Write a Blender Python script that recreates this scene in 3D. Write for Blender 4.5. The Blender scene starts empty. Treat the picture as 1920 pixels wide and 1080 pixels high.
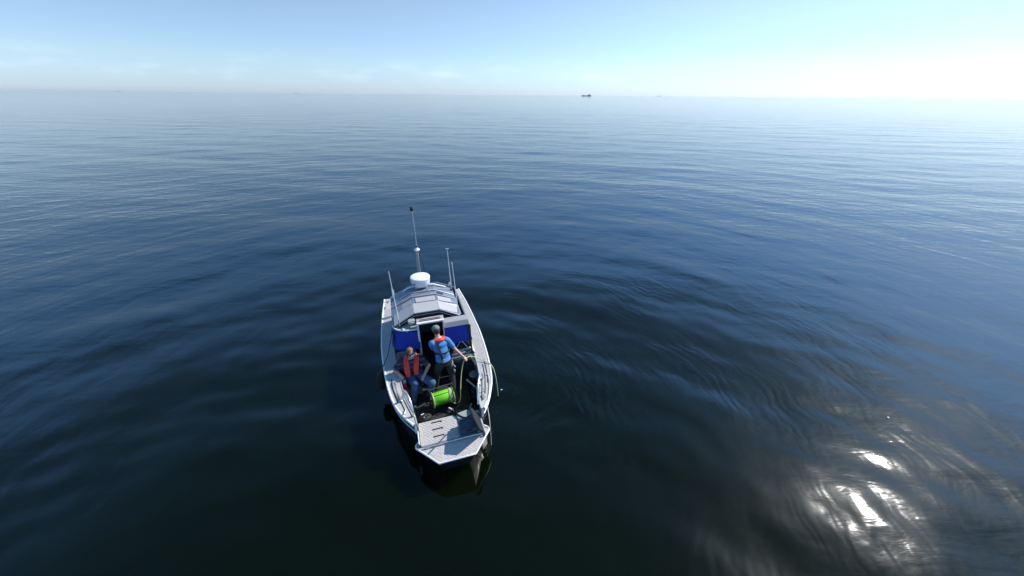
import bpy, bmesh, math, random
import numpy as np
from mathutils import Vector, Matrix, Euler
random.seed(7)
R = math.radians
scene = bpy.context.scene
COL = scene.collection

# ------------------------------------------------------------------ camera
cam_data = bpy.data.cameras.new("camera")
cam_data.sensor_fit = 'HORIZONTAL'
cam_data.sensor_width = 36.0
cam_data.lens = 36.0 * 670.0 / 1920.0
cam_data.clip_start = 0.1
cam_data.clip_end = 60000.0
cam = bpy.data.objects.new("camera", cam_data)
COL.objects.link(cam)
CAM_H = 6.65
cam.matrix_world = (Matrix.Translation((0, 0, CAM_H)) @ Matrix.Rotation(R(90 - 28.4), 4, 'X')
                    @ Matrix.Rotation(R(0.48), 4, 'Z'))
scene.camera = cam

# ------------------------------------------------------------------ sky and sun
SUN_EL, SUN_AZ = R(40.8), R(58.8)          # azimuth measured from +Y towards +X
world = bpy.data.worlds.new("World")
scene.world = world
world.use_nodes = True
wn, wl = world.node_tree.nodes, world.node_tree.links
wn.clear()
w_out = wn.new('ShaderNodeOutputWorld')
w_bg = wn.new('ShaderNodeBackground')
sky = wn.new('ShaderNodeTexSky')
sky.sky_type = 'NISHITA'
sky.sun_disc = False
sky.sun_elevation = SUN_EL
sky.sun_rotation = SUN_AZ
sky.altitude = 0
sky.air_density = 1.0
sky.dust_density = 0.2
sky.ozone_density = 2.2
w_bg.inputs['Strength'].default_value = 0.12
# thin far cloud bank low over the horizon
tc = wn.new('ShaderNodeTexCoord')
sep = wn.new('ShaderNodeSeparateXYZ')
wl.new(tc.outputs['Generated'], sep.inputs[0])
mp = wn.new('ShaderNodeMapping')
mp.inputs['Scale'].default_value = (8, 8, 34)
wl.new(tc.outputs['Generated'], mp.inputs[0])
cn = wn.new('ShaderNodeTexNoise')
cn.inputs['Scale'].default_value = 1.0
cn.inputs['Detail'].default_value = 6
cn.inputs['Roughness'].default_value = 0.55
wl.new(mp.outputs[0], cn.inputs[0])
cr = wn.new('ShaderNodeValToRGB')
cr.color_ramp.elements[0].position = 0.50
cr.color_ramp.elements[1].position = 0.72
wl.new(cn.outputs['Fac'], cr.inputs[0])
band = wn.new('ShaderNodeValToRGB')
be = band.color_ramp.elements
be[0].position = 0.015; be[0].color = (0, 0, 0, 1)
be[1].position = 0.035; be[1].color = (1, 1, 1, 1)
e = be.new(0.054); e.color = (0.8, 0.8, 0.8, 1)
e = be.new(0.070); e.color = (0, 0, 0, 1)
wl.new(sep.outputs['Z'], band.inputs[0])
mul = wn.new('ShaderNodeMath'); mul.operation = 'MULTIPLY'
wl.new(cr.outputs[0], mul.inputs[0]); wl.new(band.outputs[0], mul.inputs[1])
mul2 = wn.new('ShaderNodeMath'); mul2.operation = 'MULTIPLY'
mul2.inputs[1].default_value = 0.11
wl.new(mul.outputs[0], mul2.inputs[0])
mixc = wn.new('ShaderNodeMixRGB')
mixc.inputs[2].default_value = (8.2, 8.8, 9.6, 1)
wl.new(mul2.outputs[0], mixc.inputs[0])
wb = wn.new('ShaderNodeMixRGB'); wb.blend_type = 'MULTIPLY'
wb.inputs[0].default_value = 1.0
# cool white balance of the photograph, pale sea haze along the horizon, higher sky brightened for the water's reflections
hz = wn.new('ShaderNodeValToRGB')
he = hz.color_ramp.elements
hz.color_ramp.interpolation = 'EASE'
he[0].position = 0.0; he[0].color = (0.44, 0.57, 0.91, 1)
he[1].position = 0.40; he[1].color = (0.86, 1.32, 1.66, 1)
e = he.new(0.25); e.color = (0.78, 0.95, 1.10, 1)
e = he.new(0.60); e.color = (0.52, 0.82, 0.95, 1)
e = he.new(0.90); e.color = (0.28, 0.46, 0.48, 1)
e = he.new(0.07); e.color = (0.55, 0.64, 0.79, 1)
e = he.new(0.18); e.color = (0.66, 0.665, 0.71, 1)
wl.new(sep.outputs['Z'], hz.inputs[0])
wl.new(hz.outputs[0], wb.inputs[2])
wl.new(sky.outputs[0], wb.inputs[1])
wl.new(wb.outputs[0], mixc.inputs[1])
wl.new(mixc.outputs[0], w_bg.inputs['Color'])
wl.new(w_bg.outputs[0], w_out.inputs['Surface'])

sun_data = bpy.data.lights.new("sun", 'SUN')
sun_data.energy = 3.4
sun_data.angle = R(0.53)
sun_data.color = (1.0, 0.965, 0.92)
sun = bpy.data.objects.new("sun", sun_data)
COL.objects.link(sun)
sd = Vector((math.cos(SUN_EL) * math.sin(SUN_AZ), math.cos(SUN_EL) * math.cos(SUN_AZ), math.sin(SUN_EL)))
sun.rotation_euler = sd.to_track_quat('Z', 'Y').to_euler()
sun.location = (20, 12, 30)

vs = scene.view_settings
vs.view_transform = 'Standard'
vs.look = 'None'
vs.exposure = 0.76
vs.gamma = 1.0
vs.use_curve_mapping = False

# ------------------------------------------------------------------ helpers
def nt(name):
    m = bpy.data.materials.new(name)
    m.use_nodes = True
    n, l = m.node_tree.nodes, m.node_tree.links
    return m, n, l, n['Principled BSDF']

def mat(name, col, rough=0.5, metal=0.0, var=0.12, scale=14.0, bump=0.0, spec=0.5, rvar=0.12):
    """painted / cloth / metal surface with uneven tone, uneven gloss and fine relief"""
    m, n, l, b = nt(name)
    t = n.new('ShaderNodeTexCoord')
    no = n.new('ShaderNodeTexNoise')
    no.inputs['Scale'].default_value = scale
    no.inputs['Detail'].default_value = 5
    l.new(t.outputs['Object'], no.inputs['Vector'])
    mx = n.new('ShaderNodeMixRGB')
    mx.inputs[1].default_value = tuple(c * (1 - var) for c in col) + (1,)
    mx.inputs[2].default_value = tuple(min(1, c * (1 + var)) for c in col) + (1,)
    l.new(no.outputs['Fac'], mx.inputs[0])
    l.new(mx.outputs[0], b.inputs['Base Color'])
    mr = n.new('ShaderNodeMapRange')
    mr.inputs['To Min'].default_value = max(0.02, rough - rvar)
    mr.inputs['To Max'].default_value = min(1, rough + rvar)
    l.new(no.outputs['Fac'], mr.inputs[0])
    l.new(mr.outputs[0], b.inputs['Roughness'])
    b.inputs['Metallic'].default_value = metal
    b.inputs['Specular IOR Level'].default_value = spec
    if bump:
        bp = n.new('ShaderNodeBump')
        bp.inputs['Strength'].default_value = 0.6
        bp.inputs['Distance'].default_value = bump
        n2 = n.new('ShaderNodeTexNoise')
        n2.inputs['Scale'].default_value = scale * 5
        l.new(t.outputs['Object'], n2.inputs['Vector'])
        l.new(n2.outputs['Fac'], bp.inputs['Height'])
        l.new(bp.outputs[0], b.inputs['Normal'])
    return m

# ------------------------------------------------------------------ water
BOAT_O = Vector((-1.0, 4.43, -0.15))
BOAT_ROT = R(18.5)
BC = BOAT_O + Vector((-0.95, 2.85, 0))       # about the middle of the boat: where its ripples start

def build_water():
    # polar sheet: dense towards the view, coarse behind; cells grow with distance
    nr = 1000
    rr = 1.2 * (26000 / 1.2) ** (np.linspace(0, 1, nr))
    dense = np.radians(np.linspace(-68, 68, 640))
    coarse = np.radians(np.linspace(68, 292, 58))[1:-1]
    az = np.concatenate([dense, coarse])
    na = len(az)
    A, RR = np.meshgrid(az, rr)
    X = RR * np.sin(A); Y = RR * np.cos(A)
    Z = np.zeros_like(X)
    cell = np.maximum(RR * math.log(26000 / 1.2) / nr, RR * math.radians(136) / 640)
    rng = np.random.default_rng(11)
    # calm sea: a low cross swell plus short wind waves, all small
    comps = []
    for i in range(90):
        lam = 0.55 * (14 / 0.55) ** rng.random()
        main = R(4) if lam > 1.6 else R(12)
        th = main + rng.normal(0, R(24 if lam > 2.0 else 34))
        slope = 0.0078 * (1.0 if lam < 5 else 0.65)
        comps.append((lam, th, slope, rng.random() * 6.283))
    for lam, th, slope, ph in comps:
        k = 2 * math.pi / lam
        a = slope / k
        fade = np.clip((lam / cell - 3.0) / 4.0, 0, 1)
        if rng.random() < 0.5:
            Z += np.interp(RR, (8, 30), (0.55, 0.85)) * fade * a * np.sin(k * (X * math.sin(th) + Y * math.cos(th)) + ph)
        else:                                        # arcs of spent wakes, each from its own centre
            cx, cy = rng.normal(-1, 4), rng.normal(-5, 7)
            Z += 0.85 * np.exp(-np.maximum(RR - 10, 0) / 16) * fade * a * np.sin(k * np.hypot(X - cx, Y - cy) + ph)
    # rings that the idling boat sends out
    D = np.hypot(X - BC.x, Y - BC.y)
    ang = np.arctan2(X - BC.x, Y - BC.y)
    for lam, slope, reach, ph in ((2.3, 0.010, 11, 0.3), (1.45, 0.012, 11, 1.9), (0.95, 0.012, 10, 4.0), (3.4, 0.007, 16, 2.0)):
        k = 2 * math.pi / lam
        fade = np.clip((lam / cell - 3.0) / 4.0, 0, 1)
        mod = 0.55 + 0.45 * np.sin(3 * ang + ph + D * 0.15) * np.sin(5 * ang - D * 0.07)
        Z += fade * (slope / k) * mod * np.exp(-D / reach) * np.clip((D - 1.5) / 3, 0, 1) * np.sin(k * D + ph + 0.9 * np.sin(2 * ang + ph))
    verts = np.stack([X, Y, Z], -1).reshape(-1, 3)
    verts = np.vstack([verts, [[0, 0, 0]]])
    i = np.arange(nr - 1)[:, None] * na
    j = np.arange(na)[None, :]
    j2 = (j + 1) % na
    quads = np.stack([i + j, i + j2, i + na + j2, i + na + j], -1).reshape(-1, 4)[:, ::-1]
    c = len(verts) - 1
    tris = np.stack([np.full(na, c), (np.arange(na) + 1) % na, np.arange(na)], -1)
    me = bpy.data.meshes.new("water")
    me.vertices.add(len(verts)); me.vertices.foreach_set("co", verts.astype(np.float32).ravel())
    loops = np.concatenate([quads.ravel(), tris.ravel()]).astype(np.int32)
    me.loops.add(len(loops)); me.loops.foreach_set("vertex_index", loops)
    starts = np.concatenate([np.arange(len(quads)) * 4, len(quads) * 4 + np.arange(len(tris)) * 3]).astype(np.int32)
    me.polygons.add(len(starts)); me.polygons.foreach_set("loop_start", starts)
    me.update(calc_edges=True)
    me.polygons.foreach_set("use_smooth", np.ones(len(starts), dtype=bool))
    o = bpy.data.objects.new("water", me)
    COL.objects.link(o)
    o['kind'] = 'structure'
    o['label'] = 'calm dark blue green sea with low smooth ripples'
    if o.data.polygons[5000].normal.z < 0:
        me.flip_normals()
    # material
    m, n, l, b = nt("sea_water")
    geo = n.new('ShaderNodeNewGeometry')
    def mapping(sc, rot=0.0, loc=(0, 0, 0)):
        q = n.new('ShaderNodeMapping')
        q.inputs['Scale'].default_value = sc
        q.inputs['Rotation'].default_value = (0, 0, rot)
        q.inputs['Location'].default_value = loc
        l.new(geo.outputs['Position'], q.inputs[0])
        return q.outputs[0]
    def noise(vec, scale, detail=2, rough=0.5, dist=0.0):
        q = n.new('ShaderNodeTexNoise')
        q.inputs['Scale'].default_value = scale
        q.inputs['Detail'].default_value = detail
        q.inputs['Roughness'].default_value = rough
        q.inputs['Distortion'].default_value = dist
        l.new(vec, q.inputs['Vector'])
        return q.outputs['Fac']
    def mth(op, a, bb=None, c=None):
        q = n.new('ShaderNodeMath'); q.operation = op
        for idx, v in enumerate((a, bb, c)):
            if v is None: continue
            if isinstance(v, (int, float)): q.inputs[idx].default_value = v
            else: l.new(v, q.inputs[idx])
        return q.outputs[0]
    # long crests across the view, each with its own stretch
    h1 = noise(mapping((0.42, 1.5, 1), R(6)), 1.0, 3, 0.5, 0.4)
    h2 = noise(mapping((0.9, 2.6, 1), R(-10), (3, 9, 0)), 1.6, 3, 0.55, 0.3)
    # ring ripples: distance from the boat, bent by noise
    bc = n.new('ShaderNodeVectorMath'); bc.operation = 'SUBTRACT'
    bc.inputs[1].default_value = (BC.x + 0.9, BC.y - 0.3, 0)
    l.new(geo.outputs['Position'], bc.inputs[0])
    ln = n.new('ShaderNodeVectorMath'); ln.operation = 'LENGTH'
    l.new(bc.outputs[0], ln.inputs[0])
    dist = ln.outputs['Value']
    bend = mth('MULTIPLY', noise(mapping((0.5, 0.5, 1)), 1.0, 3, 0.5), 2.2)
    phase = mth('ADD', dist, bend)
    r1 = mth('SINE', mth('MULTIPLY', phase, 2 * math.pi / 0.36))
    bend2 = mth('MULTIPLY', noise(mapping((0.8, 0.8, 1), 0, (5, 2, 0)), 1.0, 2, 0.5), 1.3)
    r2 = mth('SINE', mth('MULTIPLY', mth('ADD', dist, bend2), 2 * math.pi / 0.21))
    patch = noise(mapping((0.35, 0.35, 1), 0, (8, 1, 0)), 1.0, 2, 0.5)
    patch = mth('MULTIPLY', mth('MAXIMUM', mth('SUBTRACT', patch, 0.38), 0.0), 3.0)
    decay = mth('POWER', 2.718, mth('MULTIPLY', dist, -1 / 9.0))
    # strongest on the starboard side of the boat (where the tether goes over the side)
    bx = n.new('ShaderNodeSeparateXYZ'); l.new(bc.outputs[0], bx.inputs[0])
    side = n.new('ShaderNodeMapRange')
    side.inputs['From Min'].default_value = -2.0; side.inputs['From Max'].default_value = 3.0
    side.inputs['To Min'].default_value = 0.12; side.inputs['To Max'].default_value = 1.0
    l.new(bx.outputs['X'], side.inputs[0])
    amp = mth('MULTIPLY', mth('MULTIPLY', patch, decay), side.outputs[0])
    rings = mth('MULTIPLY', mth('ADD', mth('MULTIPLY', r1, 0.0034), mth('MULTIPLY', r2, 0.0014)), amp)
    # fine wind ripple patches, stronger further out
    fine = noise(mapping((1.0, 2.4, 1), R(8), (1, 7, 0)), 5.0, 3, 0.6)
    cat = noise(mapping((0.05, 0.11, 1)), 1.0, 3, 0.5)
    cat = mth('MAXIMUM', mth('SUBTRACT', cat, 0.35), 0.0)
    far = n.new('ShaderNodeMapRange')
    far.inputs['From Min'].default_value = 8; far.inputs['From Max'].default_value = 60
    far.inputs['To Min'].default_value = 0.05; far.inputs['To Max'].default_value = 1.0
    l.new(dist, far.inputs[0])
    finea = mth('MULTIPLY', mth('MULTIPLY', fine, 0.006), mth('MULTIPLY', cat, far.outputs[0]))
    far2 = n.new('ShaderNodeMapRange')
    far2.inputs['From Min'].default_value = 5; far2.inputs['From Max'].default_value = 28
    far2.inputs['To Min'].default_value = 0.04; far2.inputs['To Max'].default_value = 1.0
    l.new(dist, far2.inputs[0])
    base = mth('MULTIPLY', mth('ADD', mth('MULTIPLY', h1, 0.045), mth('MULTIPLY', h2, 0.018)), far2.outputs[0])
    # long arcs round the boat: noise stretched along the circles
    nd = n.new('ShaderNodeVectorMath'); nd.operation = 'NORMALIZE'
    l.new(bc.outputs[0], nd.inputs[0])
    def arc(k, f, det, off):
        sc = n.new('ShaderNodeVectorMath'); sc.operation = 'SCALE'; sc.inputs['Scale'].default_value = k
        l.new(nd.outputs[0], sc.inputs[0])
        cx = n.new('ShaderNodeCombineXYZ')
        l.new(mth('ADD', mth('MULTIPLY', mth('ADD', dist, mth('MULTIPLY', bend, 0.6)), f), off), cx.inputs['Z'])
        ad = n.new('ShaderNodeVectorMath'); ad.operation = 'ADD'
        l.new(sc.outputs[0], ad.inputs[0]); l.new(cx.outputs[0], ad.inputs[1])
        return noise(ad.outputs[0], 1.0, det, 0.5)
    a1 = arc(2.8, 0.55, 2, 0.0)
    a2 = arc(7.0, 2.2, 2, 7.0)
    near = n.new('ShaderNodeMapRange')
    near.inputs['From Min'].default_value = 4.0; near.inputs['From Max'].default_value = 24
    near.inputs['To Min'].default_value = 0.02; near.inputs['To Max'].default_value = 1.0
    l.new(dist, near.inputs[0])
    lose = mth('ADD', mth('POWER', 2.718, mth('MULTIPLY', dist, -1 / 26.0)), 0.04)
    arcs = mth('MULTIPLY', mth('MULTIPLY', mth('ADD', mth('MULTIPLY', a1, 0.150), mth('MULTIPLY', a2, 0.040)), near.outputs[0]), lose)
    # open water far out: short irregular wave marks
    h4 = noise(mapping((0.07, 0.22, 1), R(4), (2, 5, 0)), 1.0, 4, 0.55)
    far3 = n.new('ShaderNodeMapRange')
    far3.inputs['From Min'].default_value = 25; far3.inputs['From Max'].default_value = 110
    far3.inputs['To Min'].default_value = 0.0; far3.inputs['To Max'].default_value = 1.0
    l.new(dist, far3.inputs[0])
    open_w = mth('MULTIPLY', mth('MULTIPLY', h4, 0.28), far3.outputs[0])
    height = mth('ADD', mth('ADD', mth('ADD', mth('ADD', base, rings), finea), arcs), open_w)
    bp = n.new('ShaderNodeBump')
    bp.inputs['Strength'].default_value = 1.0
    bp.inputs['Distance'].default_value = 1.0
    l.new(height, bp.inputs['Height'])
    l.new(bp.outputs[0], b.inputs['Normal'])
    # body colour: near black green, a little plankton tint
    tint = noise(mapping((0.25, 0.25, 1)), 1.0, 4, 0.6)
    mx = n.new('ShaderNodeMixRGB')
    mx.inputs[1].default_value = (0.0011, 0.0028, 0.0005, 1)
    mx.inputs[2].default_value = (0.0020, 0.0040, 0.0008, 1)
    l.new(tint, mx.inputs[0]); l.new(mx.outputs[0], b.inputs['Base Color'])
    b.inputs['IOR'].default_value = 1.37
    b.subsurface_method = 'BURLEY'
    b.inputs['Subsurface Weight'].default_value = 1.0
    b.inputs['Subsurface Radius'].default_value = (0.5, 1.0, 0.8)
    b.inputs['Subsurface Scale'].default_value = 0.7
    b.inputs['Roughness'].default_value = 0.055
    # micro ripples too small to draw spread a little of the sunlight widely
    g2 = n.new('ShaderNodeBsdfPrincipled')
    g2.inputs['Base Color'].default_value = (0.0020, 0.0045, 0.0020, 1)
    g2.inputs['IOR'].default_value = 1.333
    g2.inputs['Roughness'].default_value = 0.32
    l.new(bp.outputs[0], g2.inputs['Normal'])
    ms = n.new('ShaderNodeMixShader')
    ms.inputs[0].default_value = 0.045
    l.new(b.outputs[0], ms.inputs[1]); l.new(g2.outputs[0], ms.inputs[2])
    l.new(ms.outputs[0], n['Material Output'].inputs['Surface'])
    me.materials.append(m)
    return o
build_water()

# ------------------------------------------------------------------ mesh building
class MB:
    """collects simple shapes (in boat or world coordinates) and links them as ONE mesh object"""
    def __init__(s): s.v, s.f = [], []
    def add(s, vs_, fs):
        o = len(s.v)
        s.v += [Vector(p) for p in vs_]
        s.f += [tuple(o + i for i in q) for q in fs]
        return s
    def hexa(s, lo, hi):
        """lo: four corners counter-clockwise seen from outside-top, hi: the four above them"""
        return s.add(list(lo) + list(hi), [(3, 2, 1, 0), (4, 5, 6, 7), (0, 1, 5, 4), (1, 2, 6, 5), (2, 3, 7, 6), (3, 0, 4, 7)])
    def box(s, c, size, rot=(0, 0, 0)):
        m = Euler(rot).to_matrix(); c = Vector(c); x, y, z = (k / 2 for k in size)
        P = [c + m @ Vector(p) for p in ((-x, -y, -z), (x, -y, -z), (x, y, -z), (-x, y, -z), (-x, -y, z), (x, -y, z), (x, y, z), (-x, y, z))]
        return s.hexa(P[:4], P[4:])
    def prism(s, poly, z0, z1):
        n = len(poly)
        if sum(poly[i][0] * poly[(i + 1) % n][1] - poly[(i + 1) % n][0] * poly[i][1] for i in range(n)) < 0: poly = poly[::-1]
        V = [(x, y, z0) for x, y in poly] + [(x, y, z1) for x, y in poly]
        F = [tuple(range(n - 1, -1, -1)), tuple(range(n, 2 * n))] + [(i, (i + 1) % n, n + (i + 1) % n, n + i) for i in range(n)]
        return s.add(V, F)
    def slab(s, pts, t):
        """thick plate through a 3D polygon, thickness t along its normal"""
        P = [Vector(p) for p in pts]; n = len(P)
        nn = Vector((0, 0, 0))
        for i in range(n): nn += P[i].cross(P[(i + 1) % n])
        nn.normalize()
        V = [p - nn * t / 2 for p in P] + [p + nn * t / 2 for p in P]
        return s.add(V, [tuple(range(n - 1, -1, -1)), tuple(range(n, 2 * n))] + [(i, (i + 1) % n, n + (i + 1) % n, n + i) for i in range(n)])
    def tube(s, pts, r, n=8, smooth_path=0, r1=None, flat=1.0, closed=False):
        P = [Vector(p) for p in pts]
        for _ in range(smooth_path):
            Q = [P[0]]
            for a, b in zip(P, P[1:]): Q += [a.lerp(b, .25), a.lerp(b, .75)]
            P = Q + [P[-1]]
        m = len(P); up = None; V = []; F = []
        for i, p in enumerate(P):
            d = (P[min(i + 1, m - 1)] - P[max(i - 1, 0)])
            if d.length < 1e-9: d = Vector((0, 0, 1))
            d.normalize()
            if up is None: up = Vector((0, 0, 1)) if abs(d.z) < .9 else Vector((0, 1, 0))
            a = d.cross(up)
            if a.length < 1e-4: a = d.orthogonal()
            a.normalize(); b = a.cross(d).normalized(); up = b
            rr = r if r1 is None else r + (r1 - r) * i / (m - 1)
            for k in range(n):
                t = 2 * math.pi * k / n
                V.append(p + a * math.cos(t) * rr + b * math.sin(t) * rr * flat)
        for i in range(m - 1):
            for k in range(n):
                F.append((i * n + k, i * n + (k + 1) % n, (i + 1) * n + (k + 1) % n, (i + 1) * n + k))
        F.append(tuple(range(n - 1, -1, -1))); F.append(tuple((m - 1) * n + k for k in range(n)))
        return s.add(V, F)
    def lathe(s, c, prof, n=28, axis=(0, 0, 1)):
        """prof: list of (radius, height) along axis from point c"""
        ax = Vector(axis).normalized(); a = ax.orthogonal().normalized(); b = ax.cross(a); c = Vector(c)
        V = []; F = []
        for r, h in prof:
            for k in range(n):
                t = 2 * math.pi * k / n
                V.append(c + ax * h + (a * math.cos(t) + b * math.sin(t)) * max(r, 1e-4))
        for i in range(len(prof) - 1):
            for k in range(n):
                F.append((i * n + k, i * n + (k + 1) % n, (i + 1) * n + (k + 1) % n, (i + 1) * n + k))
        F.append(tuple(range(n - 1, -1, -1))); F.append(tuple((len(prof) - 1) * n + k for k in range(n)))
        return s.add(V, F)
    def ell(s, c, r, rot=(0, 0, 0), n=14, m=9):
        c = Vector(c); M = Euler(rot).to_matrix() if not isinstance(rot, Matrix) else rot
        V = [c + M @ Vector((0, 0, -r[2]))]
        for i in range(1, m):
            p = math.pi * i / m - math.pi / 2
            for k in range(n):
                t = 2 * math.pi * k / n
                V.append(c + M @ Vector((r[0] * math.cos(p) * math.cos(t), r[1] * math.cos(p) * math.sin(t), r[2] * math.sin(p))))
        V.append(c + M @ Vector((0, 0, r[2])))
        F = []
        for k in range(n): F.append((0, 1 + (k + 1) % n, 1 + k))
        for i in range(m - 2):
            for k in range(n):
                a = 1 + i * n + k; b = 1 + i * n + (k + 1) % n
                F.append((a, b, b + n, a + n))
        L = 1 + (m - 2) * n
        for k in range(n): F.append((L + k, L + (k + 1) % n, len(V) - 1))
        return s.add(V, F)
    def ribbon(s, pts, w, t, nrm):
        """strap of width w and thickness t; nrm: outward normal per point or one for all"""
        P = [Vector(p) for p in pts]; m = len(P)
        N = [Vector(q).normalized() for q in nrm] if isinstance(nrm[0], (tuple, list, Vector)) else [Vector(nrm).normalized()] * m
        if not isinstance(w, (list, tuple)): w = [w] * m
        V = []; F = []
        for i, p in enumerate(P):
            d = (P[min(i + 1, m - 1)] - P[max(i - 1, 0)]).normalized()
            a = d.cross(N[i]).normalized() * w[i] / 2; b = N[i] * t / 2
            V += [p - a - b * .4, p - a * .8 + b, p + a * .8 + b, p + a - b * .4, p + a * .8 - b, p - a * .8 - b]
        for i in range(m - 1):
            for k in range(6):
                F.append((i * 6 + k, (i + 1) * 6 + k, (i + 1) * 6 + (k + 1) % 6, i * 6 + (k + 1) % 6))
        F.append(tuple(range(6))); F.append(tuple((m - 1) * 6 + 5 - k for k in range(6)))
        return s.add(V, F)
    def mesh(s, name, bevel=0.0, smooth=False, origin=(0, 0, 0)):
        me = bpy.data.meshes.new(name)
        og = Vector(origin)
        me.from_pydata([tuple(p - og) for p in s.v], [], s.f)
        bm = bmesh.new(); bm.from_mesh(me)
        bmesh.ops.recalc_face_normals(bm, faces=bm.faces)
        if bevel:
            es = [e for e in bm.edges if len(e.link_faces) == 2 and e.calc_face_angle(0) > 0.5]
            bmesh.ops.bevel(bm, geom=es, offset=bevel, segments=2, affect='EDGES', clamp_overlap=True)
        for f in bm.faces: f.smooth = smooth
        if smooth:
            for e in bm.edges:
                if len(e.link_faces) == 2 and e.calc_face_angle(0) > 0.9: e.smooth = False
        bm.to_mesh(me); bm.free()
        return me

BOAT_M = Matrix.Translation(BOAT_O) @ Matrix.Rotation(BOAT_ROT, 4, 'Z')

def thing(name, label, cat, at, frame=BOAT_M, group=None):
    o = bpy.data.objects.new(name, None)
    COL.objects.link(o)
    o.empty_display_size = 0.2
    o.matrix_world = frame @ Matrix.Translation(Vector(at))
    o['label'] = label; o['category'] = cat
    if group: o['group'] = group
    o['_at'] = tuple(at)
    return o

def root_of(o):
    while o.parent: o = o.parent
    return o

def part(name, mb, m, parent, bevel=0.0, smooth=False, label=None, kind=None):
    at = root_of(parent)['_at']
    me = mb.mesh(name, bevel, smooth, at) if isinstance(mb, MB) else mb
    if isinstance(m, (list, tuple)):
        for q in m: me.materials.append(q)
    else:
        me.materials.append(m)
    o = bpy.data.objects.new(name, me)
    COL.objects.link(o)
    o.parent = parent
    if label: o['label'] = label
    if kind: o['kind'] = kind
    return o

def single(name, mb, m, label, cat, at, frame=BOAT_M, bevel=0.0, smooth=False, group=None):
    me = mb.mesh(name, bevel, smooth, at)
    me.materials.append(m)
    o = bpy.data.objects.new(name, me)
    COL.objects.link(o)
    o.matrix_world = frame @ Matrix.Translation(Vector(at))
    o['label'] = label; o['category'] = cat
    if group: o['group'] = group
    return o

# ------------------------------------------------------------------ materials
M_ALU = mat("brushed_aluminium", (0.56, 0.56, 0.57), 0.42, 0.55, 0.14, 9, 0.0008)
M_TUBE = mat("polished_tube", (0.72, 0.72, 0.73), 0.25, 0.8, 0.08, 20)
M_WHITE = mat("white_paint", (0.78, 0.77, 0.75), 0.4, 0, 0.06, 7)
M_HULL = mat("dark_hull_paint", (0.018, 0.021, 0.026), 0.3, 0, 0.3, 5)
M_DECK = mat("pale_deck_paint", (0.46, 0.425, 0.40), 0.55, 0.0, 0.20, 6, 0.0008)
M_TREAD = mat("worn_tread", (0.60, 0.56, 0.53), 0.5, 0.0, 0.15, 8)
M_ROOF = mat("grey_roof_paint", (0.40, 0.385, 0.385), 0.5, 0, 0.07, 4)
M_ROOF2 = mat("blue_grey_roof_paint", (0.16, 0.19, 0.24), 0.45, 0, 0.15, 5)
M_LGREY = mat("light_grey_panel", (0.34, 0.34, 0.345), 0.5, 0, 0.08, 8)
M_GREY = mat("mid_grey_panel", (0.16, 0.17, 0.18), 0.5, 0, 0.12, 8)
M_DGREY = mat("dark_grey_panel", (0.040, 0.043, 0.048), 0.5, 0, 0.2, 9)
M_FLOOR = mat("dark_rubber_floor", (0.020, 0.021, 0.024), 0.8, 0, 0.35, 12, 0.002)
M_BLACK = mat("black_plastic", (0.010, 0.010, 0.011), 0.45, 0, 0.3, 20)
M_RUB = mat("black_rubber", (0.012, 0.012, 0.012), 0.7, 0, 0.3, 20)
M_BLUE = mat("blue_canvas", (0.007, 0.035, 0.34), 0.8, 0, 0.14, 5, 0.003)
M_CREAM = mat("lit_side_cream", (0.62, 0.54, 0.42), 0.55, 0, 0.1, 8)  # light on the inner side, put into the panel colour
M_RADOME = mat("radome_plastic", (0.80, 0.79, 0.78), 0.35, 0, 0.03, 4)
M_LIME = mat("lime_green_plastic", (0.20, 0.62, 0.03), 0.4, 0, 0.10, 12)
M_RIM = mat("yellow_green_rim", (0.62, 0.70, 0.25), 0.4, 0, 0.1, 12)
M_RED = mat("red_lifejacket_fabric", (0.78, 0.055, 0.045), 0.65, 0, 0.15, 18, 0.003)
M_BOTTLE = mat("dark_red_bottle", (0.30, 0.02, 0.025), 0.35, 0, 0.1, 10)
M_SKIN = mat("skin", (0.52, 0.29, 0.22), 0.5, 0, 0.10, 20)
M_HAIR = mat("ginger_brown_hair", (0.24, 0.115, 0.055), 0.6, 0, 0.45, 60, 0.004)
M_DHAIR = mat("dark_hair", (0.03, 0.022, 0.016), 0.6, 0, 0.4, 60, 0.004)
M_TEE = mat("light_blue_shirt", (0.055, 0.19, 0.42), 0.8, 0, 0.28, 7, 0.012)
M_OLIVE = mat("dark_olive_trousers", (0.022, 0.024, 0.017), 0.85, 0, 0.3, 12, 0.004)
M_JEANS = mat("blue_jeans", (0.045, 0.095, 0.19), 0.85, 0, 0.45, 9, 0.012)
M_SHOE = mat("dark_shoe", (0.03, 0.03, 0.033), 0.6, 0, 0.2, 14)
M_CAP = mat("grey_green_cap", (0.17, 0.20, 0.18), 0.8, 0, 0.15, 12)
M_LENS = mat("pale_goggle_shell", (0.70, 0.69, 0.70), 0.3, 0, 0.05, 12)
M_TETHER = mat("pale_green_yellow_tether", (0.52, 0.56, 0.30), 0.5, 0, 0.1, 20)
M_LINE = mat("reflected_rope_tone", (0.22, 0.22, 0.15), 0.6, 0, 0.2, 60)  # tone of the rope's reflection in the water
M_ROPE = mat("white_rope", (0.66, 0.64, 0.58), 0.8, 0, 0.15, 60)
M_PATCH = mat("reflective_patch", (0.55, 0.56, 0.54), 0.4, 0.2, 0.2, 14)
M_GATE = mat("charcoal_gate_paint", (0.010, 0.012, 0.016), 0.8, 0, 0.2, 8)
M_CRATE = mat("slate_blue_crate", (0.045, 0.075, 0.12), 0.5, 0, 0.15, 8)
M_LID = mat("grey_green_lid", (0.30, 0.34, 0.33), 0.45, 0, 0.10, 6)

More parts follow.
